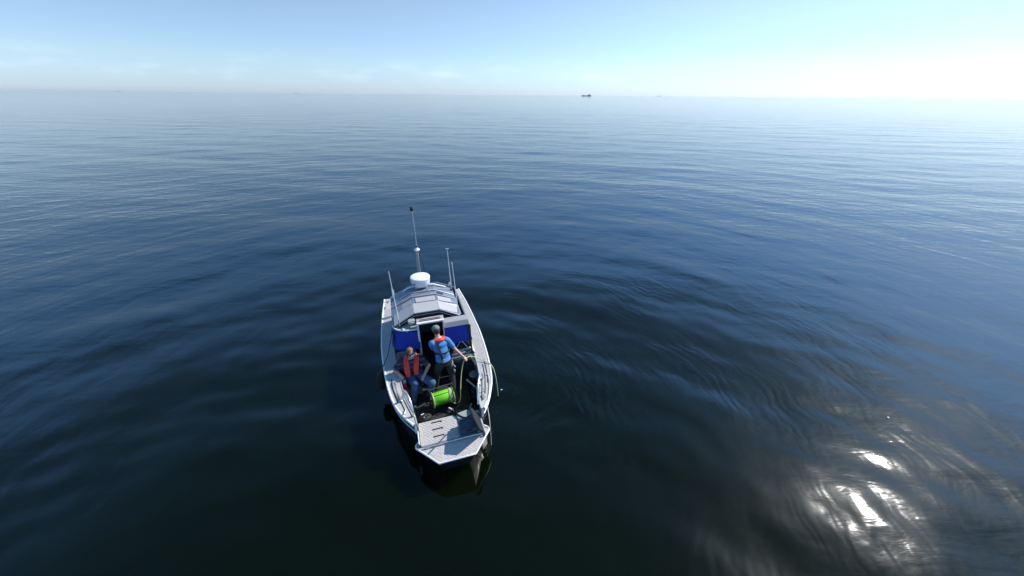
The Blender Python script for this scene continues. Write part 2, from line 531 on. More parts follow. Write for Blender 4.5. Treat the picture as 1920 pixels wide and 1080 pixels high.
def glass_mat():
    m, n, l, b = nt("tinted_glass")
    b.inputs['Base Color'].default_value = (0.012, 0.018, 0.022, 1)
    b.inputs['Roughness'].default_value = 0.06
    b.inputs['IOR'].default_value = 1.5
    b.inputs['Specular IOR Level'].default_value = 0.8
    return m
M_GLASS = glass_mat()

def stripe_mat():
    m, n, l, b = nt("navy_striped_shirt")
    t = n.new('ShaderNodeTexCoord'); w = n.new('ShaderNodeTexWave')
    w.bands_direction = 'Z'; w.inputs['Scale'].default_value = 2.6; w.inputs['Distortion'].default_value = 1.2
    l.new(t.outputs['Object'], w.inputs['Vector'])
    r = n.new('ShaderNodeValToRGB')
    r.color_ramp.elements[0].position = 0.84; r.color_ramp.elements[0].color = (0.022, 0.020, 0.040, 1)
    r.color_ramp.elements[1].position = 0.92; r.color_ramp.elements[1].color = (0.12, 0.09, 0.13, 1)
    l.new(w.outputs['Color'], r.inputs[0]); l.new(r.outputs[0], b.inputs['Base Color'])
    b.inputs['Roughness'].default_value = 0.85
    return m
M_STRIPE = stripe_mat()

# ------------------------------------------------------------------ the boat
def clip_interp(tab, x):
    if x <= tab[0][0]: return tab[0][1]
    for (a, p), (b, q) in zip(tab, tab[1:]):
        if x <= b: return p + (q - p) * (x - a) / (b - a)
    return tab[-1][1]
W_OUT = [(0.0, .35), (.48, .73), (.80, .72), (1.05, .88), (1.34, 1.02), (1.70, 1.12), (2.1, 1.185), (2.6, 1.235), (3.1, 1.27), (3.6, 1.29), (4.5, 1.28), (5.3, 1.25), (6.15, 1.19)]
W_HULL = [(0.0, .34), (.48, .64), (.80, .66), (.95, .80), (1.05, .88)] + W_OUT[4:]
W_IN = [(.80, .66), (1.05, .68), (1.34, .76), (1.70, .85), (2.1, .90), (2.6, .93), (3.1, .96), (3.6, .98), (4.5, .98), (5.3, .97), (6.15, .93)]
GZ = 1.0          # gunwale height
PZ = 0.72         # bow platform height
FZ = 0.35         # cockpit floor

boat = thing('motor_boat', 'aluminium workboat with grey cabin roof, radar dome and blue window covers, two people aboard', 'boat', (0.0, 3.0, 0.15))

def P2(v, side, tab, z): return (side * clip_interp(tab, v), v, z)

# hull shell, one skin from bow transom to stern
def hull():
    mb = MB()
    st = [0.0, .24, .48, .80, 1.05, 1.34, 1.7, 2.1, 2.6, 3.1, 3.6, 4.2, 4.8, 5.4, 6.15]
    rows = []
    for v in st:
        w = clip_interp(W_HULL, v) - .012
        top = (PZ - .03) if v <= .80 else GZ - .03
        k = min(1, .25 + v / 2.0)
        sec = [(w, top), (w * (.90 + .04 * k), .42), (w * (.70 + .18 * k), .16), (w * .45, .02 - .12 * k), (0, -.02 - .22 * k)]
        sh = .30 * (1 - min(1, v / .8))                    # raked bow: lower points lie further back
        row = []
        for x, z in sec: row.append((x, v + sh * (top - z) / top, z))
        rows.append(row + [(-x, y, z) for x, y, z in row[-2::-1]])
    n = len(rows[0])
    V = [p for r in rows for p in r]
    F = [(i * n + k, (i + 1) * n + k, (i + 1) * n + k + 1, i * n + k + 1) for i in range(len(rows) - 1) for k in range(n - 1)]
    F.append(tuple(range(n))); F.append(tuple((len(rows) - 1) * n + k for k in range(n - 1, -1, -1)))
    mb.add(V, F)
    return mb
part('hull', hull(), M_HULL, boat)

# cockpit floor, inner liners, bulkheads
mb = MB(); vv = [1.06, 1.34, 1.7, 2.1, 2.6, 3.1, 3.6, 4.5, 5.3, 6.1]
poly = [(clip_interp(W_IN, v) + .02, v) for v in vv] + [(-clip_interp(W_IN, v) - .02, v) for v in reversed(vv)]
mb.prism(poly, FZ - .03, FZ)
part('cockpit_floor', mb, M_FLOOR, boat)
for s in (-1, 1):
    mb = MB()
    vl = [.80] + vv
    for a, b in zip(vl, vl[1:]):
        pa, pb = s * clip_interp(W_IN, a), s * clip_interp(W_IN, b)
        mb.slab([(pa, a, FZ), (pb, b, FZ), (pb, b, GZ - .022), (pa, a, GZ - .022)], .02)
    part('inner_liner', mb, M_GREY, boat)
    # side deck (gunwale top)
    mb = MB()
    vl = [.80, 1.05, 1.34, 1.7, 2.1, 2.6, 3.1, 3.6, 4.5, 5.3, 6.15]
    V = []; F = []
    for v in vl:
        a, b = s * clip_interp(W_IN, v), s * clip_interp(W_OUT, v)
        V += [(a, v, GZ - .03), (b, v, GZ - .03), (b, v, GZ), (a, v, GZ)]
    for i in range(len(vl) - 1):
        for k in range(4): F.append((i * 4 + k, i * 4 + (k + 1) % 4, (i + 1) * 4 + (k + 1) % 4, (i + 1) * 4 + k))
    F += [(0, 1, 2, 3), tuple(len(V) - 4 + k for k in (3, 2, 1, 0))]
    mb.add(V, F)
    dk = part('side_deck', mb, M_DECK, boat, bevel=.004)
    # raised tread lozenges on the side deck
    mb = MB()
    for i in range(120):
        v = 2.02 + i * .03
        a, b = clip_interp(W_IN, v) + .045, clip_interp(W_OUT, v) - .055
        if v > 5.5: break
        for k in range(6):
            u = a + (b - a) * (k + .5) / 6 + (.008 if i % 2 else -.008)
            mb.box((s * u, v, GZ + .002), (.020, .008, .005), (0, 0, .7 if (i + k) % 2 else -.7))
    part('tread_pattern', mb, M_ALU, dk, kind='stuff')
    # rub rails: outer white tube and a thinner one below
    pts = [P2(v, s, W_OUT, GZ - .012) for v in np.linspace(.80, 6.15, 26)]
    part('rub_rail', MB().tube([(x + s * .008, y, z) for x, y, z in pts], .026, 8), M_WHITE, boat, smooth=True)
    part('lower_rub_rail', MB().tube([(x - s * .004, y, z - .16) for x, y, z in pts], .018, 8), M_ALU, boat, smooth=True)
    # inner lip
    part('coaming_lip', MB().tube([P2(v, s, W_IN, GZ + .004) for v in np.linspace(.80, 2.62, 14)], .014, 6), M_ALU, boat, smooth=True)
    # black grip strips near the bow
    for off, v0, v1 in ((.055, 1.0, 1.62), (.13, 1.18, 2.15), (.19, 1.5, 2.3)):
        pp = [(s * (clip_interp(W_IN, v) + off), v, GZ + .004) for v in np.linspace(v0, v1, 9)]
        part('grip_strip', MB().ribbon(pp, .018, .012, (0, 0, 1)), M_RUB, dk)
    # end cap of the gunwale towards the bow gap
    part('gunwale_end', MB().prism([(s * .665, .80), (s * .715, .80), (s * .715, .83), (s * .665, .83)], PZ + .01, GZ - .035), M_WHITE, boat, bevel=.006)

# forward face of the cockpit well under the platform
part('bow_bulkhead', MB().box((0, 1.045, (FZ + PZ) / 2 - .02), (1.34, .02, PZ - FZ - .04)), M_DGREY, boat)

# bow platform with white edge
plat = [(-.35, 0), (.35, 0), (.73, .46), (.73, .52), (.66, .60), (.66, 1.03), (-.66, 1.03), (-.66, .60), (-.73, .52), (-.73, .46)]
pf = part('bow_platform', MB().prism(plat, PZ - .035, PZ), M_DECK, boat, bevel=.003)
mb = MB()
edge = [(-.665, .60, PZ), (-.735, .52, PZ), (-.735, .46, PZ), (-.352, -.003, PZ), (.352, -.003, PZ), (.735, .46, PZ), (.735, .52, PZ), (.665, .60, PZ)]
part('platform_edge', MB().tube([(x, y, z - .006) for x, y, z in edge], .019, 8), M_WHITE, pf, smooth=True)
# diamond plate hatch on the platform with three black slots
hx0, hx1, hy0, hy1 = -.64, .135, .44, 1.03
hatch = part('hatch_plate', MB().prism([(hx0, hy0), (hx1, hy0), (hx1, hy1 - .06), (hx1 - .05, hy1), (hx0, hy1)], PZ + .004, PZ + .030), M_DECK, boat, bevel=.004)
mb = MB()
for i in range(13):
    for k in range(11):
        x = hx0 + .045 + k * .068 + (.012 if i % 2 else -.012); y = hy0 + .03 + i * .044
        if x > hx1 - .02 or y > hy1 - .02: continue
        if any(abs(y - yy) < .024 and -.42 < x < -.15 for yy in (.60, .77, .95)): continue
        mb.box((x, y, PZ + .033), (.046, .016, .008), (0, 0, .12 if (i + k) % 2 else -.18))
part('diamond_tread', mb, M_TREAD, hatch, kind='stuff')
for y in (.595, .775, .955):
    part('slot', MB().box((-.275, y, PZ + .0335), (.21, .024, .009)).box((-.176, y - .012, PZ + .0335), (.022, .040, .009)), M_BLACK, hatch)
mb = MB()
for i in range(9):
    for k in range(22):
        x = -.70 + k * .068 + (.03 if i % 2 else 0); y = .030 + i * .044
        lim = .35 + (.73 - .35) * y / .48 - .035
        if abs(x) > lim or y > .37: continue
        mb.box((x, y, PZ + .002), (.044, .015, .006), (0, 0, .4 if (i + k) % 2 else -.4))
part('diamond_tread', mb, M_TREAD, pf, kind='stuff')
# step bar across the platform
sb = part('step_bar', MB().tube([(-.60, .395, PZ + .035), (.60, .395, PZ + .035)], .017, 8), M_TUBE, boat, smooth=True)
for x in (-.52, -.02, .50):
    part('bracket', MB().box((x, .395, PZ + .022), (.075, .04, .042)), M_ALU, sb, bevel=.005)
# grey lid panel and side board on the starboard half
part('locker_lid', MB().prism([(.16, .62), (.50, .62), (.54, 1.02), (.40, 1.10), (.17, 1.06)], PZ + .004, PZ + .028), M_LID, boat, bevel=.005)
part('locker_lid', MB().prism([(.50, .44), (.545, .44), (.60, .98), (.555, .98)], PZ + .004, PZ + .035), M_WHITE, boat, bevel=.005, label='narrow white strip beside the grey lid')
gate = part('bow_gate', MB().slab([(.615, .40, PZ + .02), (.615, .90, PZ + .02), (.40, .74, PZ + .47), (.405, .30, PZ + .57), (.465, .17, PZ + .42)], .035), M_GATE, boat, bevel=.008, label='dark grey bow gate folded open on the starboard side')
part('gate_tube', MB().tube([(.632, .37, PZ + .03), (.607, 1.0, PZ + .03)], .014, 8), M_TUBE, gate, smooth=True)
part('gate_handle', MB().tube([(.41, .70, PZ + .50), (.40, .46, PZ + .83)], .014, 8), M_DGREY, gate, smooth=True)
part('hinge', MB().tube([(.60, .345, PZ), (.60, .345, PZ + .07)], .022, 8), M_BLACK, gate, smooth=True)
part('side_board', MB().slab([(-.665, .47, PZ + .004), (-.665, 1.03, PZ + .004), (-.665, 1.03, PZ + .075), (-.665, .47, PZ + .075)], .022), M_WHITE, boat, bevel=.005)
part('bow_cleat', MB().tube([(-.70, .50, PZ + .05), (-.63, .42, PZ + .05)], .012, 6).tube([(-.665, .46, PZ), (-.665, .46, PZ + .05)], .012, 6), M_BLACK, boat, smooth=True)

# handrails by the bow
def rail(pts, r=.020, m=M_TUBE):
    return part('handrail', MB().tube(pts, r, 10, 2), m, boat, smooth=True)
hr = rail([(-.70, 1.02, GZ - .05), (-.70, 1.03, GZ + .16), (-.73, 1.20, GZ + .31), (-.80, 1.42, GZ + .36), (-.84, 1.50, GZ + .28), (-.88, 1.55, GZ)], .022)
part('brace', MB().tube([(-.83, 1.47, GZ + .30), (-.955, 1.50, GZ)], .011, 8), M_TUBE, hr, smooth=True)
rail([(-.90, 1.46, GZ), (-.91, 1.50, GZ + .05), (-1.00, 1.80, GZ + .05), (-1.07, 2.15, GZ + .05), (-1.07, 2.19, GZ)], .015)
hr = rail([(.63, .93, GZ), (.64, .97, GZ + .16), (.70, 1.20, GZ + .31), (.80, 1.46, GZ + .33), (.88, 1.60, GZ + .25), (.92, 1.66, GZ)], .022)
part('brace', MB().tube([(.72, 1.24, GZ + .30), (.86, 1.26, GZ)], .011, 8), M_TUBE, hr, smooth=True)
# cleats with black line
def cleat(x, y, z, a):
    c = MB(); d = Vector((math.cos(a), math.sin(a), 0)) * .07
    c.tube([Vector((x, y, z + .045)) - d, Vector((x, y, z + .05)), Vector((x, y, z + .045)) + d], .013, 8)
    c.tube([Vector((x, y, z)) - d * .35, Vector((x, y, z + .045)) - d * .35], .012, 8)
    c.tube([Vector((x, y, z)) + d * .35, Vector((x, y, z + .045)) + d * .35], .012, 8)
    return part('cleat', c, M_TUBE, boat, smooth=True)
cleat(-.85, 1.17, GZ, 1.2); cleat(-1.15, 5.60, GZ, 1.57); cleat(-1.06, 5.95, GZ, 1.57); cleat(1.12, 5.60, GZ, 1.57); cleat(.80, 1.10, GZ, 1.9)

# cockpit front bulkhead with lettering, cream panels standing in for the lit inner side
for s, x0, x1 in ((-1, .36, .94), (1, .30, .94)):
    part('dash_bulkhead', MB().slab([(s * x0, 2.66, FZ), (s * x1, 2.66, FZ), (s * x1, 2.62, .955), (s * x0, 2.62, .955)], .03), M_DGREY, boat, bevel=.004)
    part('dash_top', MB().prism([(s * x0, 2.60), (s * x1, 2.60), (s * .97, 3.15), (s * x0, 3.15)], .955, .985), M_GREY, boat, bevel=.006)
part('lit_side_panel', MB().slab([(.935, 2.30, GZ - .06), (.955, 2.95, GZ - .06), (.83, 2.98, GZ + .02), (.80, 2.66, GZ - .02), (.885, 2.34, GZ - .14)], .015), M_CREAM, boat)
part('lit_side_panel', MB().slab([(.965, 2.62, GZ + .01), (.965, 3.02, GZ + .01), (.84, 3.02, GZ + .17), (.84, 2.74, GZ + .13)], .015), M_CREAM, boat)
def text_obj(body, size, m, parent, mtx, extrude=.002, name='lettering'):
    cu = bpy.data.curves.new(name, 'FONT'); cu.body = body; cu.size = size; cu.extrude = extrude
    cu.align_x = 'CENTER'; cu.align_y = 'CENTER'; cu.shear = 0.25; cu.offset = .0015
    tmp = bpy.data.objects.new(name, cu); COL.objects.link(tmp)
    dg = bpy.context.evaluated_depsgraph_get()
    me = bpy.data.meshes.new_from_object(tmp.evaluated_get(dg))
    bpy.data.objects.remove(tmp); 
    me.transform(Matrix.Translation(-Vector(root_of(parent)['_at'])) @ mtx)
    me.materials.append(m)
    o = bpy.data.objects.new(name, me); COL.objects.link(o); o.parent = parent
    return o
# pale band that carries the black maker's lettering
band = part('name_band', MB().slab([(.32, 2.598, .845), (.90, 2.598, .845), (.90, 2.592, .945), (.32, 2.592, .945)], .012), M_GREY, boat)
text_obj("Arronet", .125, M_BLACK, band, Matrix.Translation((.56, 2.588, .893)) @ Matrix.Rotation(R(90), 4, 'X'))

# windscreens: frame, glass, blue canvas covers
def wpanel(x0, x1, y0, y1, z0, z1, back0=0.0, name='windscreen_glass', m=M_GLASS, t=.012):
    return part(name, MB().slab([(x0, y0, z0), (x1, y1, z0), (x1, y1 + back0, z1), (x0, y0 + back0, z1)], t), m, boat)
wpanel(.31, .92, 2.76, 2.76, .99, 1.74, .10)
wpanel(-.89, -.38, 3.04, 2.90, .99, 1.74, .10)
part('windscreen_glass', MB().slab([(-.90, 3.44, .99), (-.90, 3.08, .99), (-.84, 3.12, 1.74), (-.84, 3.44, 1.74)], .012), M_GLASS, boat)
# starboard canvas: flat, port canvas wraps round the corner
def canvas(cols, rows_z, t=.010):
    """cols: list of (x, y) at the bottom; the sheet leans back towards the top and sags slightly"""
    n = len(cols); V = []; F = []
    for j, (z, lean) in enumerate(rows_z):
        for i, (x, y) in enumerate(cols):
            w = .006 * math.sin(i * 1.9 + j * 1.1) + .004 * math.sin(i * .8 - j * 2.0)
            V.append((x * (1 - .10 * lean), y + lean * .085 + w, z + (.012 * math.sin(math.pi * i / (n - 1)) * (-1 if j == 0 else 0))))
    for j in range(len(rows_z) - 1):
        for i in range(n - 1): F.append((j * n + i, j * n + i + 1, (j + 1) * n + i + 1, (j + 1) * n + i))
    N = len(V)
    V += [(x, y + t, z) for x, y, z in V]
    F += [tuple(N + k for k in f[::-1]) for f in F]
    for i in range(n - 1):
        F.append((i + 1, i, N + i, N + i + 1)); k = (len(rows_z) - 1) * n + i; F.append((k, k + 1, N + k + 1, N + k))
    for j in range(len(rows_z) - 1):
        F.append((j * n, (j + 1) * n, N + (j + 1) * n, N + j * n)); k = j * n + n - 1; F.append((k + n, k, N + k, N + k + n))
    return MB().add(V, F)
rz = [(1.33, 0.0), (1.44, .25), (1.55, .5), (1.66, .75), (1.775, 1.0)]
part('window_cover', canvas([(.29 + .065 * i, 2.755 + .001 * i) for i in range(11)], rz), M_BLUE, boat, smooth=True, label='flat blue canvas cover on the starboard windscreen')
port = [(-.345, 2.80), (-.42, 2.80), (-.50, 2.805), (-.58, 2.815), (-.66, 2.83), (-.74, 2.85), (-.82, 2.885), (-.90, 2.94), (-.965, 3.02), (-1.0, 3.12), (-1.01, 3.24)]
part('window_cover', canvas(port, rz), M_BLUE, boat, smooth=True, label='blue canvas cover wrapped round the port windscreen corner')
# starboard visor box over the screen
part('visor', MB().hexa([(.27, 2.815, 1.785), (.88, 2.815, 1.785), (.88, 3.02, 1.785), (.27, 3.02, 1.785)],
                        [(.26, 2.87, 1.90), (.87, 2.87, 1.90), (.87, 3.05, 1.93), (.26, 3.05, 1.93)]), M_LGREY, boat, bevel=.006)
# port cowl with curved white coaming
mb = MB(); mb.tube([(-.36, 2.95, 1.80), (-.55, 2.955, 1.80), (-.72, 2.99, 1.80), (-.85, 3.08, 1.80), (-.91, 3.22, 1.79), (-.92, 3.42, 1.78)], .022, 8, 1)
part('screen_rail', mb, M_WHITE, boat, smooth=True)
part('port_cowl', MB().slab([(-.36, 2.97, 1.785), (-.36, 3.20, 1.84), (-.88, 3.24, 1.775), (-.84, 3.10, 1.775), (-.70, 3.0, 1.775)], .02), M_ROOF, boat, bevel=.004)
# door frame and door opening
dfm = part('door_frame', MB().box((-.345, 2.86, 1.45), (.045, .05, 1.08)).box((.265, 2.86, 1.45), (.045, .05, 1.08)).box((-.04, 2.875, 1.995), (.655, .06, .04)), M_WHITE, boat, bevel=.006)
part('door_track', MB().box((-.04, 2.93, 2.022), (.50, .018, .012)).box((-.04, 2.985, 2.022), (.50, .018, .012)), M_BLACK, dfm)
part('door_header', MB().slab([(-.36, 2.91, 1.98), (.29, 2.91, 1.98), (.29, 3.10, 1.99), (-.36, 3.10, 1.99)], .02), M_ROOF, boat, bevel=.004)
# corner posts and diagonal braces behind the screens
for a, b, r in (((.90, 2.68, .98), (.86, 2.84, 1.78), .022), ((.40, 2.73, .99), (.62, 2.75, 1.36), .010), ((.88, 2.71, 1.02), (.66, 2.74, 1.36), .010),
                ((-.95, 2.96, .98), (-.93, 3.10, 1.78), .020), ((-.60, 2.80, .99), (-.60, 2.93, 1.78), .010)):
    part('screen_post', MB().tube([a, b], r, 8), M_BLACK if r > .015 else M_ALU, boat, smooth=True)
part('wiper', MB().tube([(.42, 2.695, 1.12), (.82, 2.70, 1.16), (.86, 2.70, 1.13), (.44, 2.69, 1.07)], .009, 6), M_ALU, boat, smooth=True)
part('dash_tray', MB().box((.62, 2.74, 1.01), (.5, .12, .035), (0, 0, .06)), M_LGREY, boat, bevel=.008)

# cabin sides with windows
for s in (-1, 1):
    part('cabin_side', MB().slab([(s * .955, 3.15, GZ - .02), (s * .955, 4.85, GZ - .02), (s * .86, 4.80, 1.83), (s * .87, 3.20, 1.80)], .03), M_ROOF2, boat, bevel=.004)
    for a, b in ((3.28, 3.95), (4.03, 4.68)):
        w = part('side_window', MB().slab([(s * .948, a, 1.28), (s * .948, b, 1.28), (s * .892, b, 1.72), (s * .892, a + .04, 1.72)], .035), M_GLASS, boat)
part('cabin_back', MB().slab([(-.955, 4.86, FZ), (.955, 4.86, FZ), (.86, 4.81, 1.82), (.38, 4.81, 2.05), (-.38, 4.81, 2.05), (-.86, 4.81, 1.82)], .03), M_ROOF2, boat, bevel=.004)
# roof: front raised panel in three facets, then the lower main roof
C = -.075
def roof_strip(name, v0, v1, z, m, hw=.305, side=.80, drop=.26, t=.025, lab=None, label=None):
    mb = MB()
    pr = [(C - side, z - drop), (C - hw, z), (C + hw, z), (C + side, z - drop)]
    for (x0, z0), (x1, z1) in zip(pr, pr[1:]):
        mb.slab([(x0, v0, z0), (x1, v0, z1), (x1, v1, z1), (x0, v1, z0)], t)
    return part(name, mb, m, boat, bevel=.003, label=label)
roof_strip('roof_panel', 3.17, 3.64, 2.115, M_ROOF, side=.80, drop=.27, label='raised pale grey front roof panel')
roof_strip('roof', 3.30, 4.78, 2.035, M_ROOF2, side=.86, drop=.25)
# dark front face under the roof edge
mb = MB()
pr = [(C - .79, 1.83), (C - .305, 2.09), (C + .305, 2.09), (C + .79, 1.83)]
for (x0, z0), (x1, z1) in zip(pr, pr[1:]):
    mb.slab([(x0, 3.20, z0 - .13), (x1, 3.20, z1 - .13), (x1, 3.20, z1), (x0, 3.20, z0)], .02)
ff = part('front_fascia', mb, M_BLACK, boat)
part('fascia_trim', MB().tube([(x, 3.185, z - .05) for x, z in pr], .006, 6), M_ALU, ff)
# pale hatches and ribs on the main roof
for x0, x1, z0, z1 in ((-.30, .21, 2.052, 2.052), (.27, .62, 2.03, 1.89), (-.72, -.40, 1.875, 2.035)):
    part('roof_hatch', MB().slab([(x0, 3.78, z0), (x1, 3.78, z1), (x1, 4.02, z1), (x0, 4.02, z0)], .03), M_ROOF if x0 > -.7 else M_LGREY, boat, bevel=.006)
for v, m in ((3.70, M_ALU), (4.10, M_LGREY), (4.34, M_ALU)):
    pr = [(C - .84, 1.815), (C - .31, 2.068), (C + .31, 2.068), (C + .84, 1.815)]
    part('roof_rail', MB().tube([(x, v, z) for x, z in pr], .018, 8), m, boat, smooth=True)
part('roof_hatch', MB().slab([(.29, 4.12, 2.02), (.45, 4.12, 1.955), (.45, 4.26, 1.955), (.29, 4.26, 2.02)], .03), M_BLACK, boat, label='small dark vent on the roof')

# radar dome on a low arch, mast behind it
ar = part('radar_arch', MB().tube([(-.62, 4.72, 1.90), (-.50, 4.66, 2.02), (-.36, 4.64, 2.10), (.22, 4.64, 2.10), (.40, 4.66, 2.02), (.60, 4.72, 1.90)], .024, 10, 1)
          .box((C, 4.65, 2.105), (.34, .30, .02)), M_WHITE, boat, smooth=False)
rd = part('radar_dome', MB().lathe((C, 4.66, 2.125), [(.20, 0), (.235, .02), (.255, .07), (.268, .20)], 40), M_RADOME, boat, smooth=True)
part('dome_cap', MB().lathe((C, 4.66, 2.328), [(.270, 0), (.272, .020), (.262, .040), (.225, .052), (.12, .058), (.01, .060)], 40), M_RADOME, rd, smooth=True)
part('dome_plug', MB().box((C - .19, 4.45, 2.24), (.07, .02, .02), (0, 0, -.7)), M_BLACK, rd)
mast = part('mast', MB().tube([(-.03, 5.20, .98), (-.03, 5.22, 2.93)], .024, 10).tube([(-.10, 5.30, .98), (-.055, 5.24, 2.88)], .028, 8), M_LGREY, boat, smooth=True)
part('mast_cap', MB().lathe((-.04, 5.22, 2.92), [(.075, 0), (.085, .02), (.05, .05), (.03, .09)], 16), M_WHITE, mast, smooth=True)
part('mast_clamp', MB().lathe((-.035, 5.22, 3.01), [(.03, 0), (.038, .01), (.03, .04)], 12), M_BLACK, mast, smooth=True)
part('mast_pole', MB().tube([(-.035, 5.22, 3.0), (-.045, 5.23, 4.06)], .024, 8, 0, .020), M_TUBE, mast, smooth=True)
part('sensor_head', MB().lathe((-.045, 5.23, 4.05), [(.030, 0), (.042, .02), (.042, .09), (.025, .115)], 14), M_BLACK, mast, smooth=True)
part('mast_cable', MB().tube([(.0, 5.22, 2.85), (.06, 5.22, 2.6), (.11, 5.22, 2.3), (.03, 5.21, 2.05)], .009, 6, 2), M_BLACK, mast, smooth=True)
part('mast_foot', MB().box((-.05, 5.24, 1.0), (.24, .24, .05)), M_ALU, mast, bevel=.006)
# whip antennas
def whip(x, y, z, x2, y2, z2, label=None):
    b0 = Vector((x, y, z)); b1 = Vector((x2, y2, z2))
    a = part('antenna', MB().tube([b0.lerp(b1, .12), b1], .0125, 8, 0, .007), M_WHITE, boat, smooth=True, label=label)
    part('antenna_base', MB().tube([b0, b0.lerp(b1, .13)], .020, 8, 0, .016), M_ALU, a, smooth=True)
    part('antenna_mount', MB().box((x, y, z - .01), (.07, .07, .035)), M_BLACK, a, bevel=.005)
    return a
whip(-.755, 3.17, 1.83, -.80, 3.25, 3.27, 'short whip antenna on the port cowl')
whip(.70, 3.24, 1.85, .645, 3.32, 3.28, 'whip antenna on the starboard roof edge')
an = whip(.76, 4.62, 1.86, .70, 4.40, 3.20, 'whip antenna with a tiny cross tip at the back of the roof')
part('antenna_tip', MB().tube([(.655, 4.40, 3.20), (.745, 4.40, 3.19)], .006, 6), M_WHITE, an)
whip(-.86, 4.60, 1.82, -.86, 4.62, 2.15, 'stubby black antenna on the port roof edge')
# searchlight on the port side of the roof front
sl = part('searchlight', MB().lathe((-.47, 3.12, 1.90), [(.015, 0), (.05, .012), (.088, .03), (.092, .07), (.085, .082)], 24, (0, -.35, 1)), M_ALU, boat, smooth=True)
part('lamp_lens', MB().lathe((-.47, 3.091, 1.978), [(.080, 0), (.078, .006), (.01, .010)], 24, (0, -.35, 1)), M_LGREY, sl, smooth=True)
part('lamp_bracket', MB().tube([(-.47, 3.13, 1.80), (-.47, 3.12, 1.90)], .016, 8), M_BLACK, sl)
part('horn', MB().tube([(-.62, 3.03, 1.82), (-.70, 3.0, 1.82)], .018, 8, 0, .035), M_WHITE, boat, smooth=True)

# aft deck
part('aft_deck', MB().prism([(-.96, 4.88), (.96, 4.88), (.93, 6.12), (-.93, 6.12)], .80, .83), M_GREY, boat, bevel=.005)
part('stern_locker', MB().hexa([(.42, 5.55, .83), (.86, 5.55, .83), (.84, 6.05, .83), (.42, 6.05, .83)], [(.44, 5.57, 1.24), (.84, 5.57, 1.24), (.82, 6.03, 1.28), (.44, 6.03, 1.28)]), M_WHITE, boat, bevel=.03)
part('stern_bench', MB().box((-.30, 5.85, 1.0), (1.1, .42, .34)), M_LGREY, boat, bevel=.03)
for x in (-.9, .9):
    part('stern_rail', MB().tube([(x, 5.0, GZ), (x, 5.05, 1.42), (x * .98, 5.9, 1.42), (x * .97, 6.02, 1.36), (x * .96, 6.05, GZ)], .016, 8, 1), M_TUBE, boat, smooth=True)
en = part('outboard_engine', MB().hexa([(-.17, 6.22, .82), (.17, 6.22, .82), (.15, 6.62, .82), (-.15, 6.62, .82)], [(-.15, 6.25, 1.20), (.15, 6.25, 1.20), (.12, 6.56, 1.16), (-.12, 6.56, 1.16)]), M_BLACK, boat, bevel=.05, smooth=True)
part('engine_leg', MB().box((0, 6.36, .35), (.16, .24, .95)), M_DGREY, en, bevel=.02)
# cabin interior, seen dimly through the door
part('cabin_floor', MB().box((0, 3.75, FZ + .02), (1.8, 2.15, .03)), M_FLOOR, boat)
hs = part('helm_seat', MB().box((-.50, 3.55, .80), (.42, .42, .12)).box((-.50, 3.76, 1.10), (.42, .10, .55)), M_DGREY, boat, bevel=.03)
part('seat_post', MB().tube([(-.50, 3.55, FZ), (-.50, 3.55, .76)], .05, 10), M_ALU, hs, smooth=True)
# port console seat behind the sitting man
cs = part('cockpit_seat', MB().box((-.68, 2.50, .66), (.50, .46, .14)), M_DGREY, boat, bevel=.03)
part('seat_back', MB().box((-.70, 2.745, 1.13), (.46, .07, .46), (-.12, 0, 0)), M_GREY, cs, bevel=.03)
part('seat_locker', MB().box((-.68, 2.50, .47), (.46, .42, .24)), M_GREY, cs, bevel=.01)
part('port_console', MB().hexa([(-.95, 2.72, .80), (-.52, 2.66, .80), (-.52, 2.86, .80), (-.95, 2.9, .80)], [(-.95, 2.70, 1.06), (-.55, 2.66, 1.06), (-.55, 2.86, 1.14), (-.95, 2.9, 1.14)]), M_GREY, boat, bevel=.01)
mb = MB().tube([(-.40, 2.60, FZ + .11), (.28, 2.60, FZ + .11)], .010, 6)
part('foot_rail', mb, M_ALU, boat)

# ------------------------------------------------------------------ people
def V3(*a): return Vector(a)

def loft(mb, secs, n=18):
    """closed body of elliptical sections: (centre, right vector incl. half width, front vector incl. half depth)"""
    V = []; F = []
    for c, a, b in secs:
        for k in range(n):
            t = 2 * math.pi * k / n
            V.append(Vector(c) + a * math.cos(t) + b * math.sin(t))
    m = len(secs)
    for i in range(m - 1):
        for k in range(n): F.append((i * n + k, i * n + (k + 1) % n, (i + 1) * n + (k + 1) % n, (i + 1) * n + k))
    F.append(tuple(range(n - 1, -1, -1))); F.append(tuple((m - 1) * n + k for k in range(n)))
    mb.add(V, F)
    return mb

def limb(mb, pts, rs):
    for (p, q), (r, r1) in zip(zip(pts, pts[1:]), zip(rs, rs[1:])):
        mb.tube([p, Vector(p).lerp(Vector(q), .5), q], r, 14, 0, r1)
    for p, r in zip(pts, rs): mb.ell(p, (r, r, r), n=12, m=8)
    return mb

def fused(name, mb, voxel, m, parent, smooth=2, label=None):
    """melts the overlapping shapes into one continuous skin"""
    me = mb.mesh(name)
    tmp = bpy.data.objects.new(name, me); COL.objects.link(tmp)
    r = tmp.modifiers.new('r', 'REMESH'); r.mode = 'VOXEL'; r.voxel_size = voxel
    s_ = tmp.modifiers.new('s', 'SMOOTH'); s_.iterations = smooth; s_.factor = 0.5
    dg = bpy.context.evaluated_depsgraph_get(); dg.update()
    out = bpy.data.meshes.new_from_object(tmp.evaluated_get(dg))
    bpy.data.objects.remove(tmp)
    out.transform(Matrix.Translation(-Vector(root_of(parent)['_at'])))
    for p in out.polygons: p.use_smooth = True
    return part(name, out, m, parent, label=label)

